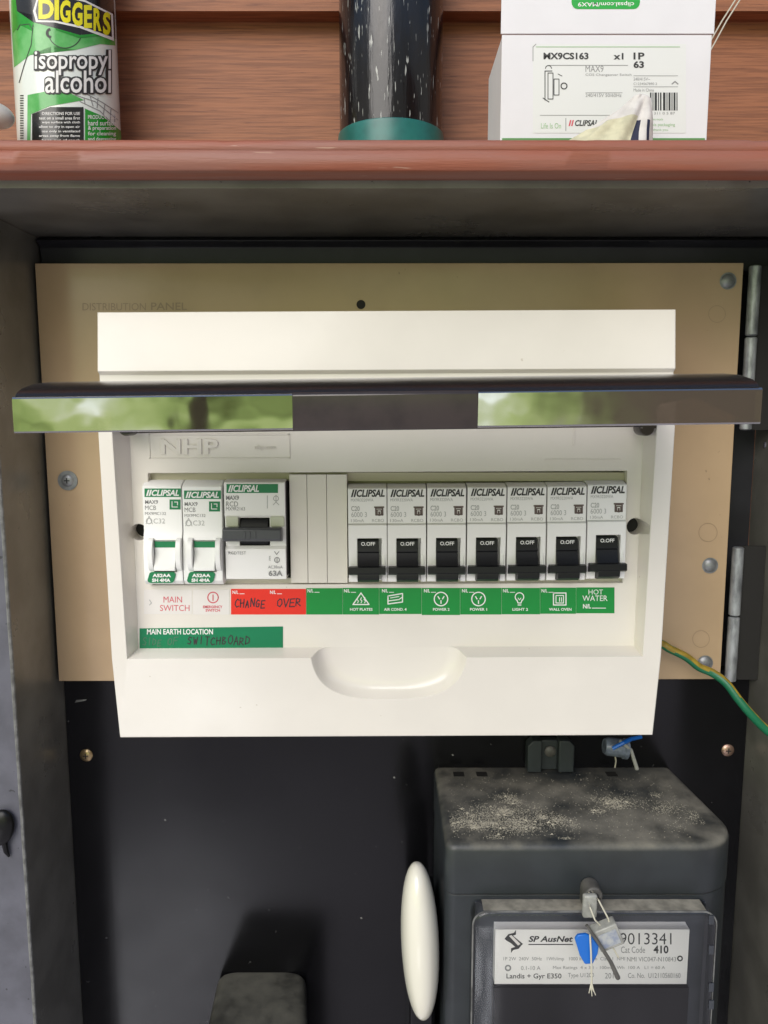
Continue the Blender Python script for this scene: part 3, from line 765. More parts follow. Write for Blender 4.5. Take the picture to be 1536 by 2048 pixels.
GS = [('blank green sticker under the pole fillers', (612.5, 1176.5, 685, 1229), p_blank), ('green sticker with a triangle hot plates symbol', (685.5, 1176, 758, 1229), p_hot),
      ('green sticker with an air conditioner symbol', (758.5, 1176, 843, 1228), p_air), ('green sticker with a socket symbol beside the air conditioner one', (843.5, 1176, 920, 1230), p_p2),
      ('green sticker with a socket symbol beside the light bulb one', (920.5, 1176, 1003, 1229), p_p1), ('green sticker with a light bulb symbol', (1003.5, 1176, 1080, 1228.5), p_li),
      ('green sticker with a square oven symbol', (1080.5, 1175.5, 1152, 1227.5), p_ov), ('green sticker reading hot water', (1152.5, 1175, 1229, 1226.5), p_hw)]
for lb, rc_, fn in GS: sticker('circuit_sticker', lb, rc_, greens, fn, GR)
def p_red(m, Y):
    m.mi = 0; nl(m, 465, 1181, Y); nl(m, 540, 1181, Y); m.mi = 1
    m.hand('CHANGE', 470, 1199, 532, 1215, Y-.03, 2.2, 3); m.hand('OVER', 554, 1198, 604, 1213, Y-.03, 2.2, 5); return [wink, pen]
sticker('changeover_sticker', 'red sticker strip with change over written in black marker', (462, 1178, 612, 1229), reds, p_red)
def p_main(m, Y):
    m.text('MAIN', 327, 1193, 364, 1205, Y); m.text('SWITCH', 320, 1210, 379, 1222, Y)
    m.mi = 1; m.stroke([(299, 1200), (303, 1206), (299, 1210)], 2, Y); return [rink, inkl]
sticker('main_switch_sticker', 'white sticker reading main switch in red', (288, 1179, 384, 1228), whites, p_main)
def p_em(m, Y):
    m.ring(426, 1195, 10.5, 2.2, Y, 22); m.stroke([(426, 1190), (426, 1201)], 2.2, Y-.02); m.text('EMERGENCY', 406, 1211, 445, 1216.5, Y, bold=.03); m.text('SWITCH', 411, 1218, 440, 1223.5, Y, bold=.03); return [rink]
sticker('emergency_sticker', 'white sticker with a red circled power symbol', (385.5, 1179, 459, 1229), whites, p_em)
def p_earth(m, Y):
    m.text('MAIN EARTH LOCATION', 294, 1258, 426, 1269, Y, bold=.02)
    m.mi = 2; m.hand('SIDE', 285, 1277, 325, 1291, Y, 2, 8); m.hand('OF', 335, 1276, 358, 1290, Y, 2, 9); m.mi = 1; m.hand('SWITCHBOARD', 375, 1273, 502, 1289, Y, 2, 4); return [wink, pen, penf]
sticker('earth_sticker', 'long dark green sticker with handwriting low on the switchboard', (279, 1257, 566, 1307), greend, p_earth, skew=4)

# ================================================================== EARTH WIRE
pts = [(1240, 1262, -9), (1318, 1286, -8), (1338, 1297, -9), (1372, 1314, -10), (1398, 1334, -10), (1425, 1346, -11), (1452, 1366, -15), (1478, 1400, -22), (1505, 1432, -30), (1536, 1462, -40), (1580, 1492, -52), (1640, 1520, -64)]
V_ = [P(*p) for p in pts]
path = []
for i in range(len(V_)-1):
    p0, p1, p2, p3 = V_[max(i-1, 0)], V_[i], V_[i+1], V_[min(i+2, len(V_)-1)]
    for k in range(6):
        t_ = k/6; path.append(.5*((2*p1)+(p2-p0)*t_+(2*p0-5*p1+4*p2-p3)*t_**2+(3*p1-p0-3*p2+p3)*t_**3))
m = MB(); n = 16; vr = m.tube(path, 2.2, n)
m.bm.faces.ensure_lookup_table()
for j in range(len(path)-1):
    tw = int(j/14)
    for i in range(n):
        f = m.bm.faces[j*n+i]
        f.material_index = 1 if ((i+tw) % n) in (1, 2, 3, 4, 11, 12, 13, 14) else 0
ew = obj('earth_wire', m, [earthg, earthy], loc=V_[0], ang=80)
tag(ew, 'green and yellow striped earth wire bending out past the hinge', 'wire')

# ================================================================== ELECTRICITY METER
mt = thing('electricity_meter', 'dusty dark grey electricity meter with a sealed clear window', 'meter', (95, BB, ZB+20))
MX0, MX1, MF = 28.5, 163.0, -69.0
MZ = PZ(1535, BB)
def plan(x0, x1, yb, yf, rl_, rr_, n=8):
    pts = [(x0, yb)]
    for i in range(n+1):
        a = R(90*i/n); pts.append((x0+rl_-rl_*math.cos(a), yf+rl_-rl_*math.sin(a)))
    for i in range(n+1):
        a = R(90*i/n); pts.append((x1-rr_+rr_*math.sin(a), yf+rr_-rr_*math.cos(a)))
    return pts+[(x1, yb)]
m = MB(); ZS = PZ(1790, MF)
MXF = 169.0
def flare(pts, d): return [(x+(MXF-MX1)*min(1, (BB-y)/60)*((x-MX0)/(MX1-MX0)), y) for x, y in pts]
pl = flare(plan(MX0, MX1, BB, MF, 5, 22), 0)
rows = []
for k, (ins, z) in enumerate(((0, ZS+.3), (0, MZ-3.2), (.8, MZ-1.2), (2.2, MZ-.2), (4, MZ))):
    cxm, cym = (MX0+MX1)/2, (BB+MF)/2
    rows.append([(x+(cxm-x)*ins/67, y+((cym-y)*ins/40 if y < BB-.5 else 0), z) for x, y in pl])
vr = m.grid(rows, True); m.bm.faces.new(vr[-1]); m.bm.faces.new(vr[0])
obj('top_cover', m, meterm, mt, ang=50)
m = MB(); m.prism(flare(plan(MX0+.3, MX1-.3, BB, MF+.4, 5, 21.7), 0), 'z', ZB+20, ZS-.2)
obj('case', m, meterm, mt, ang=40)
m = MB()
for px in (917, 963, 1222): 
    c = P(px, 1543, 3); m = MB(); m.box(c.x-3, c.x+3, -1, 4.5, MZ-.2, MZ+.15); obj('slot', m, hole, mt)
# hanging lug with its screw
m = MB(); LYm = 2.0
a = P(1055, 1535, LYm); b_ = P(1150, 1482, LYm); i0, i1 = PX(1084, 1510, LYm), PX(1118, 1510, LYm); cz = b_.z
m.prism([(a.x, a.z-3), (i0, a.z-3), (i0, cz), (a.x+3, cz), (a.x, cz-3)], 'y', LYm, BB-.2)
m.prism([(i1, a.z-3), (b_.x, a.z-3), (b_.x, cz-3), (b_.x-3, cz), (i1, cz)], 'y', LYm, BB-.2)
m.box(i0, i1, LYm+3.5, BB-.2, a.z-3, cz-1)
tb = obj('mounting_lug', m, tabm, mt, bevel=.6)
m = MB(); m.lathe([(3.2, 0), (3.2, -.8), (2.2, -1.6), (.01, -1.8)], P(1100, 1502, LYm+3.4), 'y', 20); obj('screw', m, sealm, tb)
# faceplate, rating plate and display behind the clear window
WF = -79.0
wx0, wx1 = PX(946, 1826, WF), PX(1437, 1826, WF); wz = PZ(1825, WF)
m = MB(); m.box(wx0+2, wx1-2, MF-1.0, MF+.5, ZB+40, wz-1.2); obj('faceplate', m, meterf, mt)
RY = -75.5
m = MB(); m.pbox(990, 1859, 1376, 1968, RY, MF-1); pl = obj('rating_plate', m, mat('rating plate', (.84, .82, .80), .4), mt)
m = MB(); Y = RY-.1
m.text('SP AusNet', 1057, 1872, 1146, 1884, Y, bold=.03, shear=.25); m.rect(1057, 1888, 1146, 1890, Y); m.text('9013341', 1240, 1866, 1343, 1889, Y, bold=-.005)
m.text('410', 1307, 1891, 1337, 1907, Y, bold=.03); m.text('Landis + Gyr E350', 1013, 1947, 1123, 1960, Y, bold=.01)
# maker's sign: two interlocked bent bars
def spx(cx_, cy_, s_, flip):
    p = [(-1, -.25), (-.55, -.8), (.1, -.95), (.35, -1.3), (.35, -.75), (-.2, -.55), (-.3, -.25), (.55, .25), (.3, .55), (-.7, 0)]
    return [(cx_+(-x if flip else x)*s_, cy_+(-y if flip else y)*s_) for x, y in p]
m.quad(spx(1026, 1882, 17, False), Y); m.quad(spx(1028, 1884, 17, True), Y)
m.quad([(1010, 1876), (1022, 1868), (1046, 1888), (1034, 1897)], Y-.02)
m.mi = 1; m.quad([(1018, 1872), (1023, 1870), (1041, 1888), (1036, 1891)], Y-.05)
m.mi = 2
m.text('1P 2W  240V  50Hz   1Wh/imp   1000 imp/kWh  Class 1  NMI', 1007, 1914, 1250, 1923, Y); m.text('NMI VIC047-N10843', 1254, 1914, 1352, 1923, Y)
m.text('0.1-10 A', 1042, 1932, 1081, 1940, Y); m.text('Max Ratings  4 x 3.1 - 100mA  Wh  100 A   L1 = 60 A', 1106, 1932, 1330, 1940, Y); m.text('Type U1200', 1136, 1946, 1188, 1957, Y); m.text('2010', 1210, 1946, 1236, 1957, Y)
m.text('Co. No.  U12110560160', 1256, 1946, 1361, 1956, Y); m.ring(1016, 1936, 5, 3, Y, 12); m.text('Cat Code', 1242, 1893, 1290, 1906, Y)
m.mi = 0; m.ring(1360, 1917, 4.5, 2.6, Y, 14)
obj('print', m, [ink, whites, inkg], pl)
m = MB(); m.pbox(985, 1976, 1374, 2120, -72.5, MF-1); obj('display', m, lcd, mt)
# window: a shallow clear box with rounded shoulders and a dusty top ledge
m = MB(); rows = []
def wout(ins, n=6):
    pts = [(wx0+ins, ZB+40)]
    r_ = 6.5
    for i in range(n+1):
        a = R(90*i/n); pts.append((wx0+ins+r_-r_*math.cos(a), wz-ins-r_+r_*math.sin(a)))
    for i in range(n+1):
        a = R(90*i/n); pts.append((wx1-ins-r_+r_*math.sin(a), wz-ins-r_+r_*math.cos(a)))
    return pts+[(wx1-ins, ZB+40)]
for ins, y in ((0, MF-.3), (0, WF+1.6), (.5, WF+.5), (1.6, WF)):
    rows.append([(x, y, z) for x, z in wout(ins)])
vr = m.grid(rows); m.bm.faces.new(vr[-1])
wd = obj('window', m, clearp, mt, ang=50)
m = MB(); rows = []
for y in (MF-.5, (MF+WF)/2, WF+1.2): rows.append([(wx0+5+(wx1-wx0-10)*i/50, y, wz+.15+.12*mnoise.noise(Vector((i*.5, y, 1)))) for i in range(51)])
m.grid(rows); dustm = mat('settled dust', (.30, .28, .225), .95, var=.45, vscale=120)
obj('dust', m, dustm, mt)['kind'] = 'stuff'
m = MB(); m.tube([(x, WF+.9, z) for x, z in wout(.2)], .45, 6); obj('rim', m, mat('worn window rim', (.17, .17, .165), .4, var=.6, vscale=140), wd)
m = MB()
for py in (1840, 1900, 1975, 2010):
    c = P(1424, py, WF); m.box(c.x-1.5, c.x+.8, WF-.1, WF+.8, c.z-2.2, c.z+2.2)
obj('clip', m, meterf, wd)
# hasp lug above the window
m = MB(); c = P(1182, 1780, MF-4)
m.lathe([(4.2, 0), (4.2, 9)], (c.x, MF-9, c.z), 'y', 20); m.box(c.x-4, c.x+4, MF-9, MF+1, c.z-9, c.z)
hs = obj('hasp', m, sealm, mt, bevel=.8)
m = MB(); m.lathe([(1.8, 0), (1.8, .05)], (c.x+.6, MF-9.2, c.z), 'y', 16); obj('eye', m, hole, hs)
# grains of dust on the top
m = MB(); rd = random.Random(3)
clumps = [(rd.gauss(60, 14), rd.gauss(-47, 7), rd.uniform(.8, 4)) for _ in range(46)]+[(rd.gauss(118, 8), rd.gauss(-32, 4), rd.uniform(.8, 3)) for _ in range(14)]+[(rd.gauss(146, 6), rd.gauss(-36, 8), rd.uniform(1, 4)) for _ in range(10)]
for i in range(10500):
    if i < 9600:
        q = clumps[int(len(clumps)*rd.random()**1.6)]; x, y = rd.gauss(q[0], q[2]*1.5), rd.gauss(q[1], q[2])
    else: x, y = rd.uniform(MX0+5, MX1-8), rd.uniform(MF+6, 4)
    if not (MX0+4 < x < MX1-5 and MF+5 < y < 7): continue
    if y < MF+18 and x > MX1-16: continue
    r_ = rd.choice((.1, .14, .18, .25)) if rd.random() < .996 else rd.uniform(.6, 1.1)
    a = rd.uniform(0, 6.3); z = MZ+.02
    p = [Vector((x+r_*1.5*math.cos(a+k*2.09), y+r_*math.sin(a+k*2.09), z)) for k in range(3)]
    tpv = Vector((x, y, z+r_*.8))
    for k in range(3): m.face([p[k], p[(k+1) % 3], tpv])
obj('dust_grains', m, crumb, mt, fix=False)['kind'] = 'stuff'

# ------------------------------------------------------------------ seals
c = P(1212, 1865, -92)
sl = thing('meter_seal', 'clear plastic wire seal with a blue tab hanging in front of the rating plate', 'seal', (c.x, -84, c.z-22))
rot = Matrix.Rotation(R(-24), 3, 'Y')
m = MB(); m.box(-5.6, 5.6, -3, 3, -5.2, 5.2); m.xform(Matrix.Translation(P(1214, 1868, -92)) @ rot.to_4x4()); obj('block', m, sealg, sl, bevel=.6)
m = MB(); m.box(-4.2, 4.2, -3.3, -3.05, -3.6, 3.2); m.xform(Matrix.Translation(P(1214, 1868, -92)) @ rot.to_4x4()); obj('clear_face', m, mat('worn seal face', (.40, .41, .40), .3, col2=(.22, .25, .33), vscale=260), sl)
m = MB(); Y = -93.5
q = [(1150, 1879), (1156, 1871), (1172, 1869), (1184, 1874), (1198, 1893), (1196, 1908), (1186, 1928), (1170, 1929), (1160, 1912)]
m.prism([(P(x, y, Y).x, P(x, y, Y).z) for x, y in q], 'y', Y, Y+1.6); obj('tab', m, bluem, sl, bevel=.4)
m = MB(); m.tube([P(1173, 1850, -96), P(1200, 1890, -97), P(1222, 1925, -97), P(1236, 1956, -96)], [.7, .8, .9, 1.1], 8); obj('bar', m, sealm, sl)
m = MB()
m.tube([P(1184, 1782, -79), P(1197, 1800, -90), P(1217, 1838, -92), P(1219, 1850, -92)], .35, 6)
m.tube([P(1178, 1785, -79), P(1180, 1815, -90), P(1190, 1840, -93), P(1202, 1852, -92)], .35, 6)
m.tube([P(1180, 1868, -94), P(1182, 1905, -95.6), P(1183, 1945, -95), P(1184, 1970, -93)], .4, 6)
for dx, dy in ((-6, 18), (0, 24), (7, 22), (3, 15), (-3, 12)): m.tube([P(1183, 1962, -94), P(1183+dx*.6, 1972+dy*.4, -94.5), P(1184+dx, 1968+dy, -93.5)], .22, 5)
m.tube([P(1226, 1895, -92), P(1237, 1915, -92)], .35, 6)
obj('wire', m, wirem, sl)
m = MB(); c2 = P(1180, 1810, -87); m.box(c2.x-3.2, c2.x+3.2, -88, -85, c2.z-6, c2.z+5); obj('tongue', m, sealg, sl, bevel=1)

c = P(1232, 1495, -8)
s2 = thing('barrel_seal', 'small grey barrel seal with a blue wire wedged behind the meter top', 'seal', (c.x, -8, MZ))
rotb = Matrix.Rotation(R(8), 3, 'Y')
m = MB(); m.lathe([(4.0, -6.5), (4.9, -5), (4.9, 3.5), (5.6, 4), (5.6, 6)], c, 'x', 20, rotb); obj('barrel', m, mat('smoky seal', (.17, .20, .25), .25, var=.5, vscale=200), s2)
m = MB(); m.tube([P(1240, 1482, -13), P(1262, 1500, -12), P(1274, 1538, -11)], [.9, 1.0, 1.1], 8); obj('bar', m, sealg, s2)
m = MB(); m.tube([P(1225, 1497, -14), P(1246, 1486, -14), P(1262, 1478, -9), P(1282, 1474, -5)], [1, 1.1, 1.1, 1], 8); obj('wire', m, bluem, s2)
m = MB(); m.tube([P(1230, 1510, -8), P(1232, 1522, -5), P(1230, 1535, -2)], .4, 6); obj('tail', m, wirem, s2)

# ------------------------------------------------------------------ service fuse with ivory handle, and dusty fuse box
c = P(840, 1882, -62)
ff = thing('service_fuse', 'glossy ivory oval handle on a black fuse holder beside the meter', 'fuse holder', (c.x, BB, ZB+30))
m = MB(); m.ball(c, 9.2, 15, 40, 32, Matrix.Rotation(R(-2.6), 3, 'Y'), .85); obj('handle', m, ivory, ff, ang=80)
m = MB(); a0, a1 = PX(818, 1960, -40), PX(868, 1960, -40)
m.prism([(BB, PZ(1800, 0)), (-30, c.z+14), (-48, c.z-6), (-52, c.z-40), (-52, ZB+30), (BB, ZB+30)], 'x', a0, a1); obj('holder', m, blackp, ff, bevel=2)

ZF = PZ(1945, BB)
fb_ = MB()
def ringpts(x0, x1, r_, n=6):
    pts = []
    return pts
Xa, Xb = PX(436, 1945, BB), PX(612, 1945, BB); Xc, Xd = PX(408, 2060, -40), PX(622, 2060, -40)
def fr(z, ins, zi):
    # plan outline with rounded corners, a little wider in front
    def cor(p, q, s_, r_):
        p, q, s_ = Vector(p), Vector(q), Vector(s_)
        a = q+(p-q).normalized()*r_; b2 = q+(s_-q).normalized()*r_
        return [tuple(a.lerp(q, t).lerp(q.lerp(b2, t), t)) for t in (0, .25, .5, .75, 1)]
    A, B, C_, D_ = (Xa+ins, BB), (Xb-ins, BB), (Xd-ins, -52+ins), (Xc+ins, -52+ins)
    out = cor(D_, A, B, 5)+cor(A, B, C_, 5)+cor(B, C_, D_, 8)+cor(C_, D_, A, 8)
    return [(x, y, z) for x, y in out]
vr = fb_.grid([fr(ZB+10, 0, 0), fr(ZF-5, 0, 0), fr(ZF-2.4, .8, 0), fr(ZF-.7, 2.6, 0), fr(ZF-.1, 5, 0), fr(ZF, 7, 0)], True)
fb_.bm.faces.new(vr[-1]); fb_.bm.faces.new(vr[0])
fo = obj('fuse_box', fb_, fuseb, loc=((Xa+Xb)/2, BB, ZB+10), ang=60)
tag(fo, 'dusty black rounded fuse box low on the black backboard', 'fuse box')

# ================================================================== THINGS ON THE LEDGE
LZ = 101.4
# spray can
CR = 30.2; CY = 101.0
cxx = PX(133.5, 140, CY)
can = thing('alcohol_can', 'green and white can of isopropyl alcohol standing on the ledge', 'can', (cxx, CY, LZ))
m = MB(); m.lathe([(CR-2, LZ), (CR, LZ+1.5), (CR, LZ+190), (CR-1.5, LZ+194), (CR-14, LZ+206), (CR-15, LZ+209)], (cxx, CY, 0), 'z', 72); obj('body', m, canw, can, ang=40)
m = MB(); m.lathe([(CR-17, LZ+209), (CR-17, LZ+236), (CR-20, LZ+240)], (cxx, CY, 0), 'z', 40); obj('cap', m, canb, can)
def canproj(mb, off):
    bmesh.ops.triangulate(mb.bm, faces=mb.bm.faces)
    for k in range(-20, 21):
        bmesh.ops.bisect_plane(mb.bm, geom=mb.bm.verts[:]+mb.bm.edges[:]+mb.bm.faces[:], plane_co=(cxx*(CP+DIST)/(CY+DIST)+k*1.7, 0, 0), plane_no=(1, 0, 0))
    for v in mb.bm.verts:
        rr = CR+off; dx, dy = v.co.x, v.co.y+DIST; fx, fy = -cxx, -DIST-CY     # where the label's flat layout wraps onto the can
        A, B, C_ = dx*dx+dy*dy, fx*dx+fy*dy, fx*fx+fy*fy-rr*rr
        D_ = B*B-A*C_
        t = (-B-math.sqrt(max(D_, 0)))/A
        q = Vector((dx*t, -DIST+dy*t, v.co.z*t))
        if D_ < 0:
            n_ = Vector((q.x-cxx, q.y-CY)).normalized()*rr; q.x, q.y = cxx+n_.x, CY+n_.y
        v.co = q
    return mb
CP = CY-CR+4
def cp(name, mt_, off, fn):
    b = MB(); fn(b); obj(name, canproj(b, off), mt_, can, fix=False)
def poly(*pts): return lambda b: b.quad(list(pts), CP)
cp('label_panel', canl, .10, poly((22, -10), (240, -10), (240, 92), (200, 88), (150, 100), (105, 92), (60, 110), (22, 140)))
cp('label_panel', cang, .16, poly((24, -10), (70, -10), (70, 34), (64, 62), (40, 50), (26, 66)))
cp('label_panel', canb, .22, poly((30, -14), (245, -14), (245, 80), (200, 72), (160, 72), (118, 58), (66, 44), (66, 30), (34, 22)))
cp('label_panel', cang, .27, poly((110, 56), (160, 70), (206, 66), (206, 70), (160, 76), (112, 60)))
cp('label_panel', wink, .32, poly((74, -4), (110, -10), (170, 0), (226, 28), (228, 82), (160, 56), (110, 45), (72, 44), (66, 22)))
cp('label_panel', canb, .38, poly((78, -8), (110, -10), (170, 4), (222, 30), (224, 74), (160, 51), (110, 41), (76, 40), (71, 22)))
def arc_text(b):
    widths = [(77, 108, -2, 38), (109, 118, -1, 40), (120, 141, 0, 46), (144, 165, 4, 52), (168, 184, 10, 56), (187, 203, 16, 62), (206, 221, 24, 70)]
    for ch, (x0, x1, y0, y1) in zip('DIGGERS', widths): b.text(ch, x0, y0, x1, y1, CP, bold=.04)
cp('brand_lettering', cany, .44, arc_text)
cp('outline', ink, .24, lambda b: (b.ring(130, 62, 34, 1.6, CP, 24, R(0), R(180)), b.stroke([(66, 50), (62, 90), (48, 130), (38, 165)], 1.4, CP), b.stroke([(34, 60), (40, 50), (58, 48), (64, 58)], 1.4, CP), b.ring(102, 66, 8, 5, CP, 10, R(100), R(250))))
for s_, x0, y0, x1, y1 in (('isopropyl', 69, 100, 222, 150), ('alcohol', 90, 141, 222, 186)):
    def tx(b, d): b.text(s_, x0-d, y0-d, x1+d, y1+d, CP, bold=.02+d*.008)
    cp('lettering_shadow', ink, .36 if s_ == 'isopropyl' else .40, lambda b: [b.text(s_, x0+q, y0+w2, x1+q, y1+w2, CP, bold=.055) for q, w2 in ((-2, -1), (2, 2), (2, -1), (-2, 2), (0, 3))])
    cp('lettering', wink, .55, lambda b: b.text(s_, x0, y0, x1, y1, CP, bold=.012))
cp('label_panel', canl, .14, poly((55, 190), (90, 183), (140, 186), (168, 200), (100, 212), (62, 228), (60, 300), (54, 300)))
cp('brick_lines', inkg, .12, lambda b: [b.stroke(p, 1.6, CP) for p in ([(150, 190), (190, 203), (236, 240)], [(160, 203), (200, 222), (238, 262)], [(170, 186), (205, 205), (237, 226)], [(180, 192), (186, 212)], [(196, 196), (194, 216)], [(210, 208), (206, 232)], [(222, 218), (220, 246)], [(168, 196), (170, 208)], [(230, 230), (229, 255)])])
cp('label_panel', canb, .20, poly((64, 228), (100, 214), (167, 214), (168, 320), (64, 320)))
cp('label_panel', cang, .20, poly((170, 217), (205, 232), (242, 262), (244, 320), (170, 320)))
cp('small_print', wink, .30, lambda b: [b.text(t_, 78 if i % 2 else 84, 224+i*9, 160, 230+i*9, CP, bold=.01) for i, t_ in enumerate(('DIRECTIONS FOR USE', 'test on a small area first', 'wipe surface with cloth', 'allow to dry in open air', 'use only in ventilated', 'areas away from flame', 'keep out of reach', 'of children'))]
   + [b.text(t_, 176, 230+i*11, 232, 238+i*11+(2 if i else 0), CP, bold=.01) for i, t_ in enumerate(('PRODUCT USES', 'hard surface', '& preparation', 'for cleaning', 'and degreasing'))])
cp('side_marks', ink, .14, lambda b: [b.rect(40, 190+i*5, 47, 192.4+i*5, CP) for i in range(26)])

# black pipe in a teal coupling
PY_, PR = 108.0, PX(889, 120, 108)-PX(782, 120, 108)-.6
pc = PX(782, 120, PY_)
pp = thing('drain_pipe', 'glossy black pipe rising from a teal coupling on the ledge', 'pipe', (pc, PY_, LZ))
m = MB(); m.lathe([(PR-.6, LZ+8), (PR-.6, LZ+500)], (pc, PY_, 0), 'z', 96); obj('tube', m, pipe_m, pp, ang=60)
m = MB(); zc_ = PZ(232, PY_-PR-1); m.lathe([(PR+.6, LZ), (PR+.6, zc_-3), (PR+.3, zc_-.6), (PR-.7, zc_)], (pc, PY_, 0), 'z', 96); obj('coupling', m, teal_m, pp, ang=40)

# carton with its flap standing up
KY = 6.0
k0, k1 = PX(1002, 180, KY), PX(1418, 180, KY); kz = PZ(70, KY)
ca = thing('carton', 'small white carton with its flap standing open on the ledge', 'carton', ((k0+k1)/2, KY, LZ))
m = MB(); KD = 48; t_ = .8
m.box(k0, k1, KY, KY+t_, LZ, kz); m.prism([(k0-1, LZ), (k0-1, kz-14), (k0-1, kz-2)], 'x', 0, 0) if False else None
m.box(k0, k0+t_, KY+t_, KY+KD, LZ, kz-1); m.box(k1-t_, k1, KY+t_, KY+KD, LZ, kz-1); m.box(k0, k1, KY+KD, KY+KD+t_, LZ, kz-1); m.box(k0+t_, k1-t_, KY+t_, KY+KD, LZ+.2, LZ+1)
obj('box_body', m, card, ca)
m = MB(); m.prism([(k0-.6, kz+.5), (k1+1.0, kz+.5), (k1+1.2, kz+46), (k1-4, kz+52), (k0+4, kz+52), (k0-.6, kz+46)], 'y', KY-.2, KY+.6); fp = obj('flap', m, card, ca)
m = MB(); c = P(1212, -4, KY-.4); pts = []
for (x_, y_, a0) in ((1268, 4, 0), (1155, 4, 90), (1155, -60, 180), (1268, -60, 270)):
    for i in range(5): a = R(a0+22.5*i); pts.append((x_+12*math.cos(a), y_+14*math.sin(a)))
m.quad(pts[::-1], KY-.32); m.mi = 1; m.text('clipsal.com/MAX9', 1156, 2, 1268, 13, KY-.4, flip=True, bold=.01); m.text('Register at', 1170, -20, 1254, -6, KY-.4, flip=True)
obj('flap_print', m, [gtab, wink], fp)
Y = KY-.15
m = MB(); m.rect(1066, 88, 1372, 266, Y); lb = obj('label', m, cardl, ca, fix=False)
m = MB(); Y -= .1
m.text('MX9CS163', 1087, 105, 1177, 119, Y, bold=.035); m.text('x1', 1227, 106, 1247, 119, Y, bold=.03); m.text('1P', 1267, 105, 1289, 119, Y, bold=.03); m.text('63', 1267, 122, 1288, 136, Y, bold=.035)
for i, (x0, w2) in enumerate(((0, 3), (5, 2), (9, 5), (16, 2), (20, 3), (26, 5), (33, 2), (37, 4), (43, 2), (47, 4), (53, 2))): m.rect(1300+x0, 185, 1300+x0+w2, 221, Y)
m.stroke([(1090, 200), (1090, 142), (1104, 142)], 1.8, Y); m.stroke([(1096, 146), (1106, 146), (1106, 198), (1096, 198)], 1.6, Y, True); m.stroke([(1108, 158), (1118, 158), (1118, 190), (1108, 190)], 1.6, Y, True); m.ring(1128, 172, 6, 2.2, Y, 12); m.stroke([(1116, 148), (1124, 152)], 1.5, Y); m.stroke([(1086, 196), (1098, 204)], 1.8, Y); m.ring(1097, 137, 6, 1.5, Y, 12, R(180), R(360))
m.text('CLIPSAL', 1150, 240, 1196, 252, Y, bold=.03, shear=.25)
m.mi = 1; m.text('MAX9', 1171, 131, 1207, 144, Y); m.text('COS Changeover Switch', 1171, 147, 1263, 153, Y); m.text('240/415V 50/60Hz', 1171, 187, 1243, 194, Y); m.rect(1096, 130, 1256, 131.2, Y); m.rect(1171, 185, 1245, 186, Y)
m.text('240/415V~', 1267, 155, 1300, 161, Y); m.text('C1234567890 2', 1267, 165, 1314, 170, Y); m.rect(1267, 151, 1356, 152, Y); m.rect(1267, 173, 1356, 174, Y); m.text('Made in China', 1267, 177, 1308, 183, Y); m.stroke([(1344, 168), (1350, 163), (1356, 168)], 2.4, Y); m.text('9 311 0 5 87', 1300, 224, 1350, 229, Y)
m.rect(1080, 230, 1240, 231, Y); m.rect(1131, 236, 1132.4, 262, Y); m.stroke([(1066, 122), (1066, 94), (1072, 88)], 1.4, Y)
m.mi = 2; m.text('Life Is On', 1082, 246, 1122, 257, Y); m.rect(1072, 93, 1360, 94.4, Y); m.text('Please recycle', 1300, 236, 1326, 242, Y); m.text('this packaging', 1300, 246, 1350, 254, Y); m.text('thank you', 1306, 257, 1336, 263, Y)
m.mi = 3; m.quad([(1137, 252), (1140, 252), (1143, 240), (1140, 240)], Y); m.quad([(1142, 252), (1145, 252), (1148, 240), (1145, 240)], Y)
obj('print', m, [ink, inkg, gline, rink], lb)
m = MB(); m.box(k0+1, k1-1, KY-.6, KY-.1, LZ, PZ(277, KY)); obj('base_band', m, mat('green carton band', (.10, .26, .08), .5), ca)

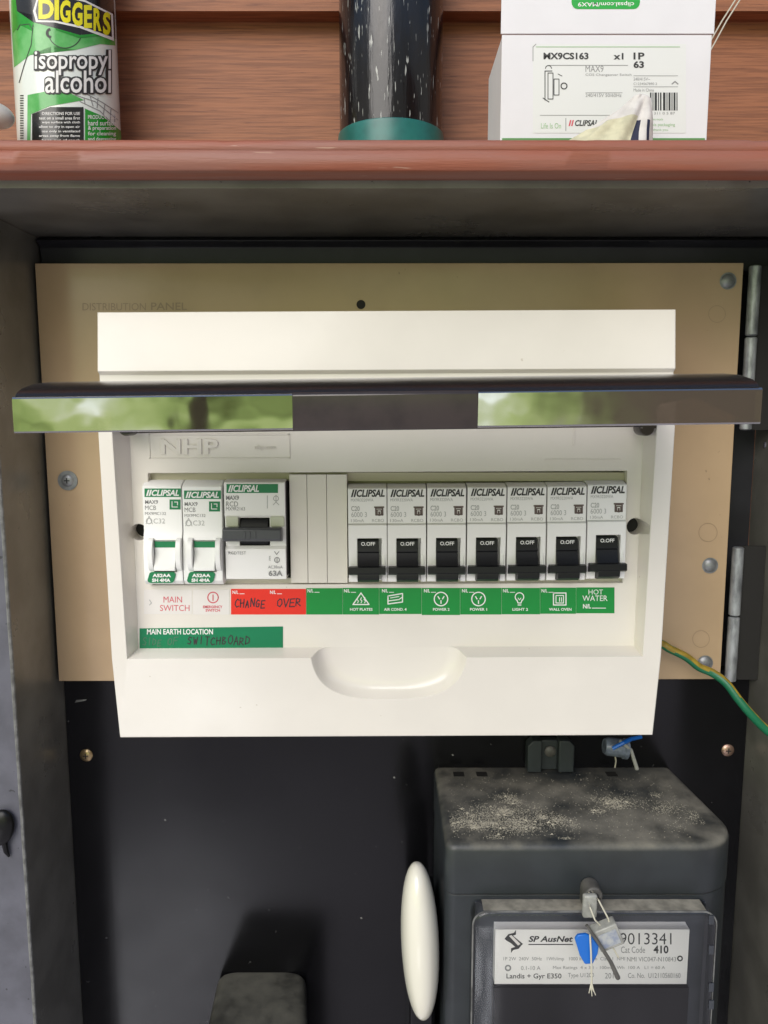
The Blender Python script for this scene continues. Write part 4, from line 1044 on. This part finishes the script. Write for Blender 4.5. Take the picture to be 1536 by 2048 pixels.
# crumpled cloth in front of the carton
m = MB(); nu, nv = 16, 22
rows = []
apex = [P(1262+40*v/nv, 196-8*math.sin(math.pi*v/nv)+(10 if v < 4 else 0), -14) for v in range(nv+1)]
for u in range(nu+1):
    t_ = u/nu; row = []
    for v in range(nv+1):
        s_ = v/nv
        a = apex[v].copy()
        wdt = (1100+200*s_) if s_ < .5 else (1200+105*(s_-.5)*2)
        b2 = P(1010+300*s_**.62, 330, -26)
        p = a.lerp(b2, t_)
        sag = math.sin(math.pi*min(1, t_*1.0))*(1-s_)*10
        p.x += sag*.15-(1-s_)*5*math.sin(t_*3.1); p.z -= (1-s_)**1.5*5*math.sin(t_*math.pi*.8)
        p.y += -7*math.sin(s_*math.pi)*t_+2.2*math.sin(s_*19+t_*2)*t_+1.6*mnoise.noise(Vector((s_*6, t_*4, 2)))
        row.append(p)
    rows.append(row)
m.grid(rows)
m.bm.faces.ensure_lookup_table()
for u in range(nu):
    for v in range(nv):
        f = m.bm.faces[u*nv+v]; s_ = (v+.5)/nv
        if u > 5 and (.68 < s_ < .78 or .86 < s_ < .90): f.material_index = 2
        elif s_ > .66 or u < 5: f.material_index = 1
cl = obj('cloth_scrap', m, [cloth, clothw, clothd], loc=P(1230, 330, -26), ang=80, fix=False)
sd = cl.modifiers.new('solid', 'SOLIDIFY'); sd.thickness = .0006
sd = cl.modifiers.new('smooth', 'SUBSURF'); sd.levels = 1; sd.render_levels = 1
tag(cl, 'crumpled cream cloth scrap with dark stripes in front of the carton', 'cloth')

# pair of thin white strands behind the carton
m = MB()
for dx in (0, 9): m.tube([P(1395+dx, 130, 62), P(1420+dx, 84+dx*.3, 66), P(1444+dx, 42, 70), P(1472+dx, -2, 74), P(1500+dx, -60, 80)], .42, 6)
st = obj('thin_cord', m, wirem, loc=P(1395, 130, 62)); tag(st, 'doubled thin white cord rising behind the open carton', 'cord')
# rounded pale end at the very edge of the picture
m = MB(); c = P(-14, 230, 60); m.ball(c, 12, 8, 7.2, 24, Matrix.Rotation(R(12), 3, 'Y')); m.tube([c, c+Vector((-30, 10, -30)), c+Vector((-60, 20, -62))], 4, 12)
pk = obj('plastic_handle', m, palep, loc=(c.x-60, c.y+20, LZ), ang=70); tag(pk, 'pale rounded plastic handle end poking up near the green can', 'handle')
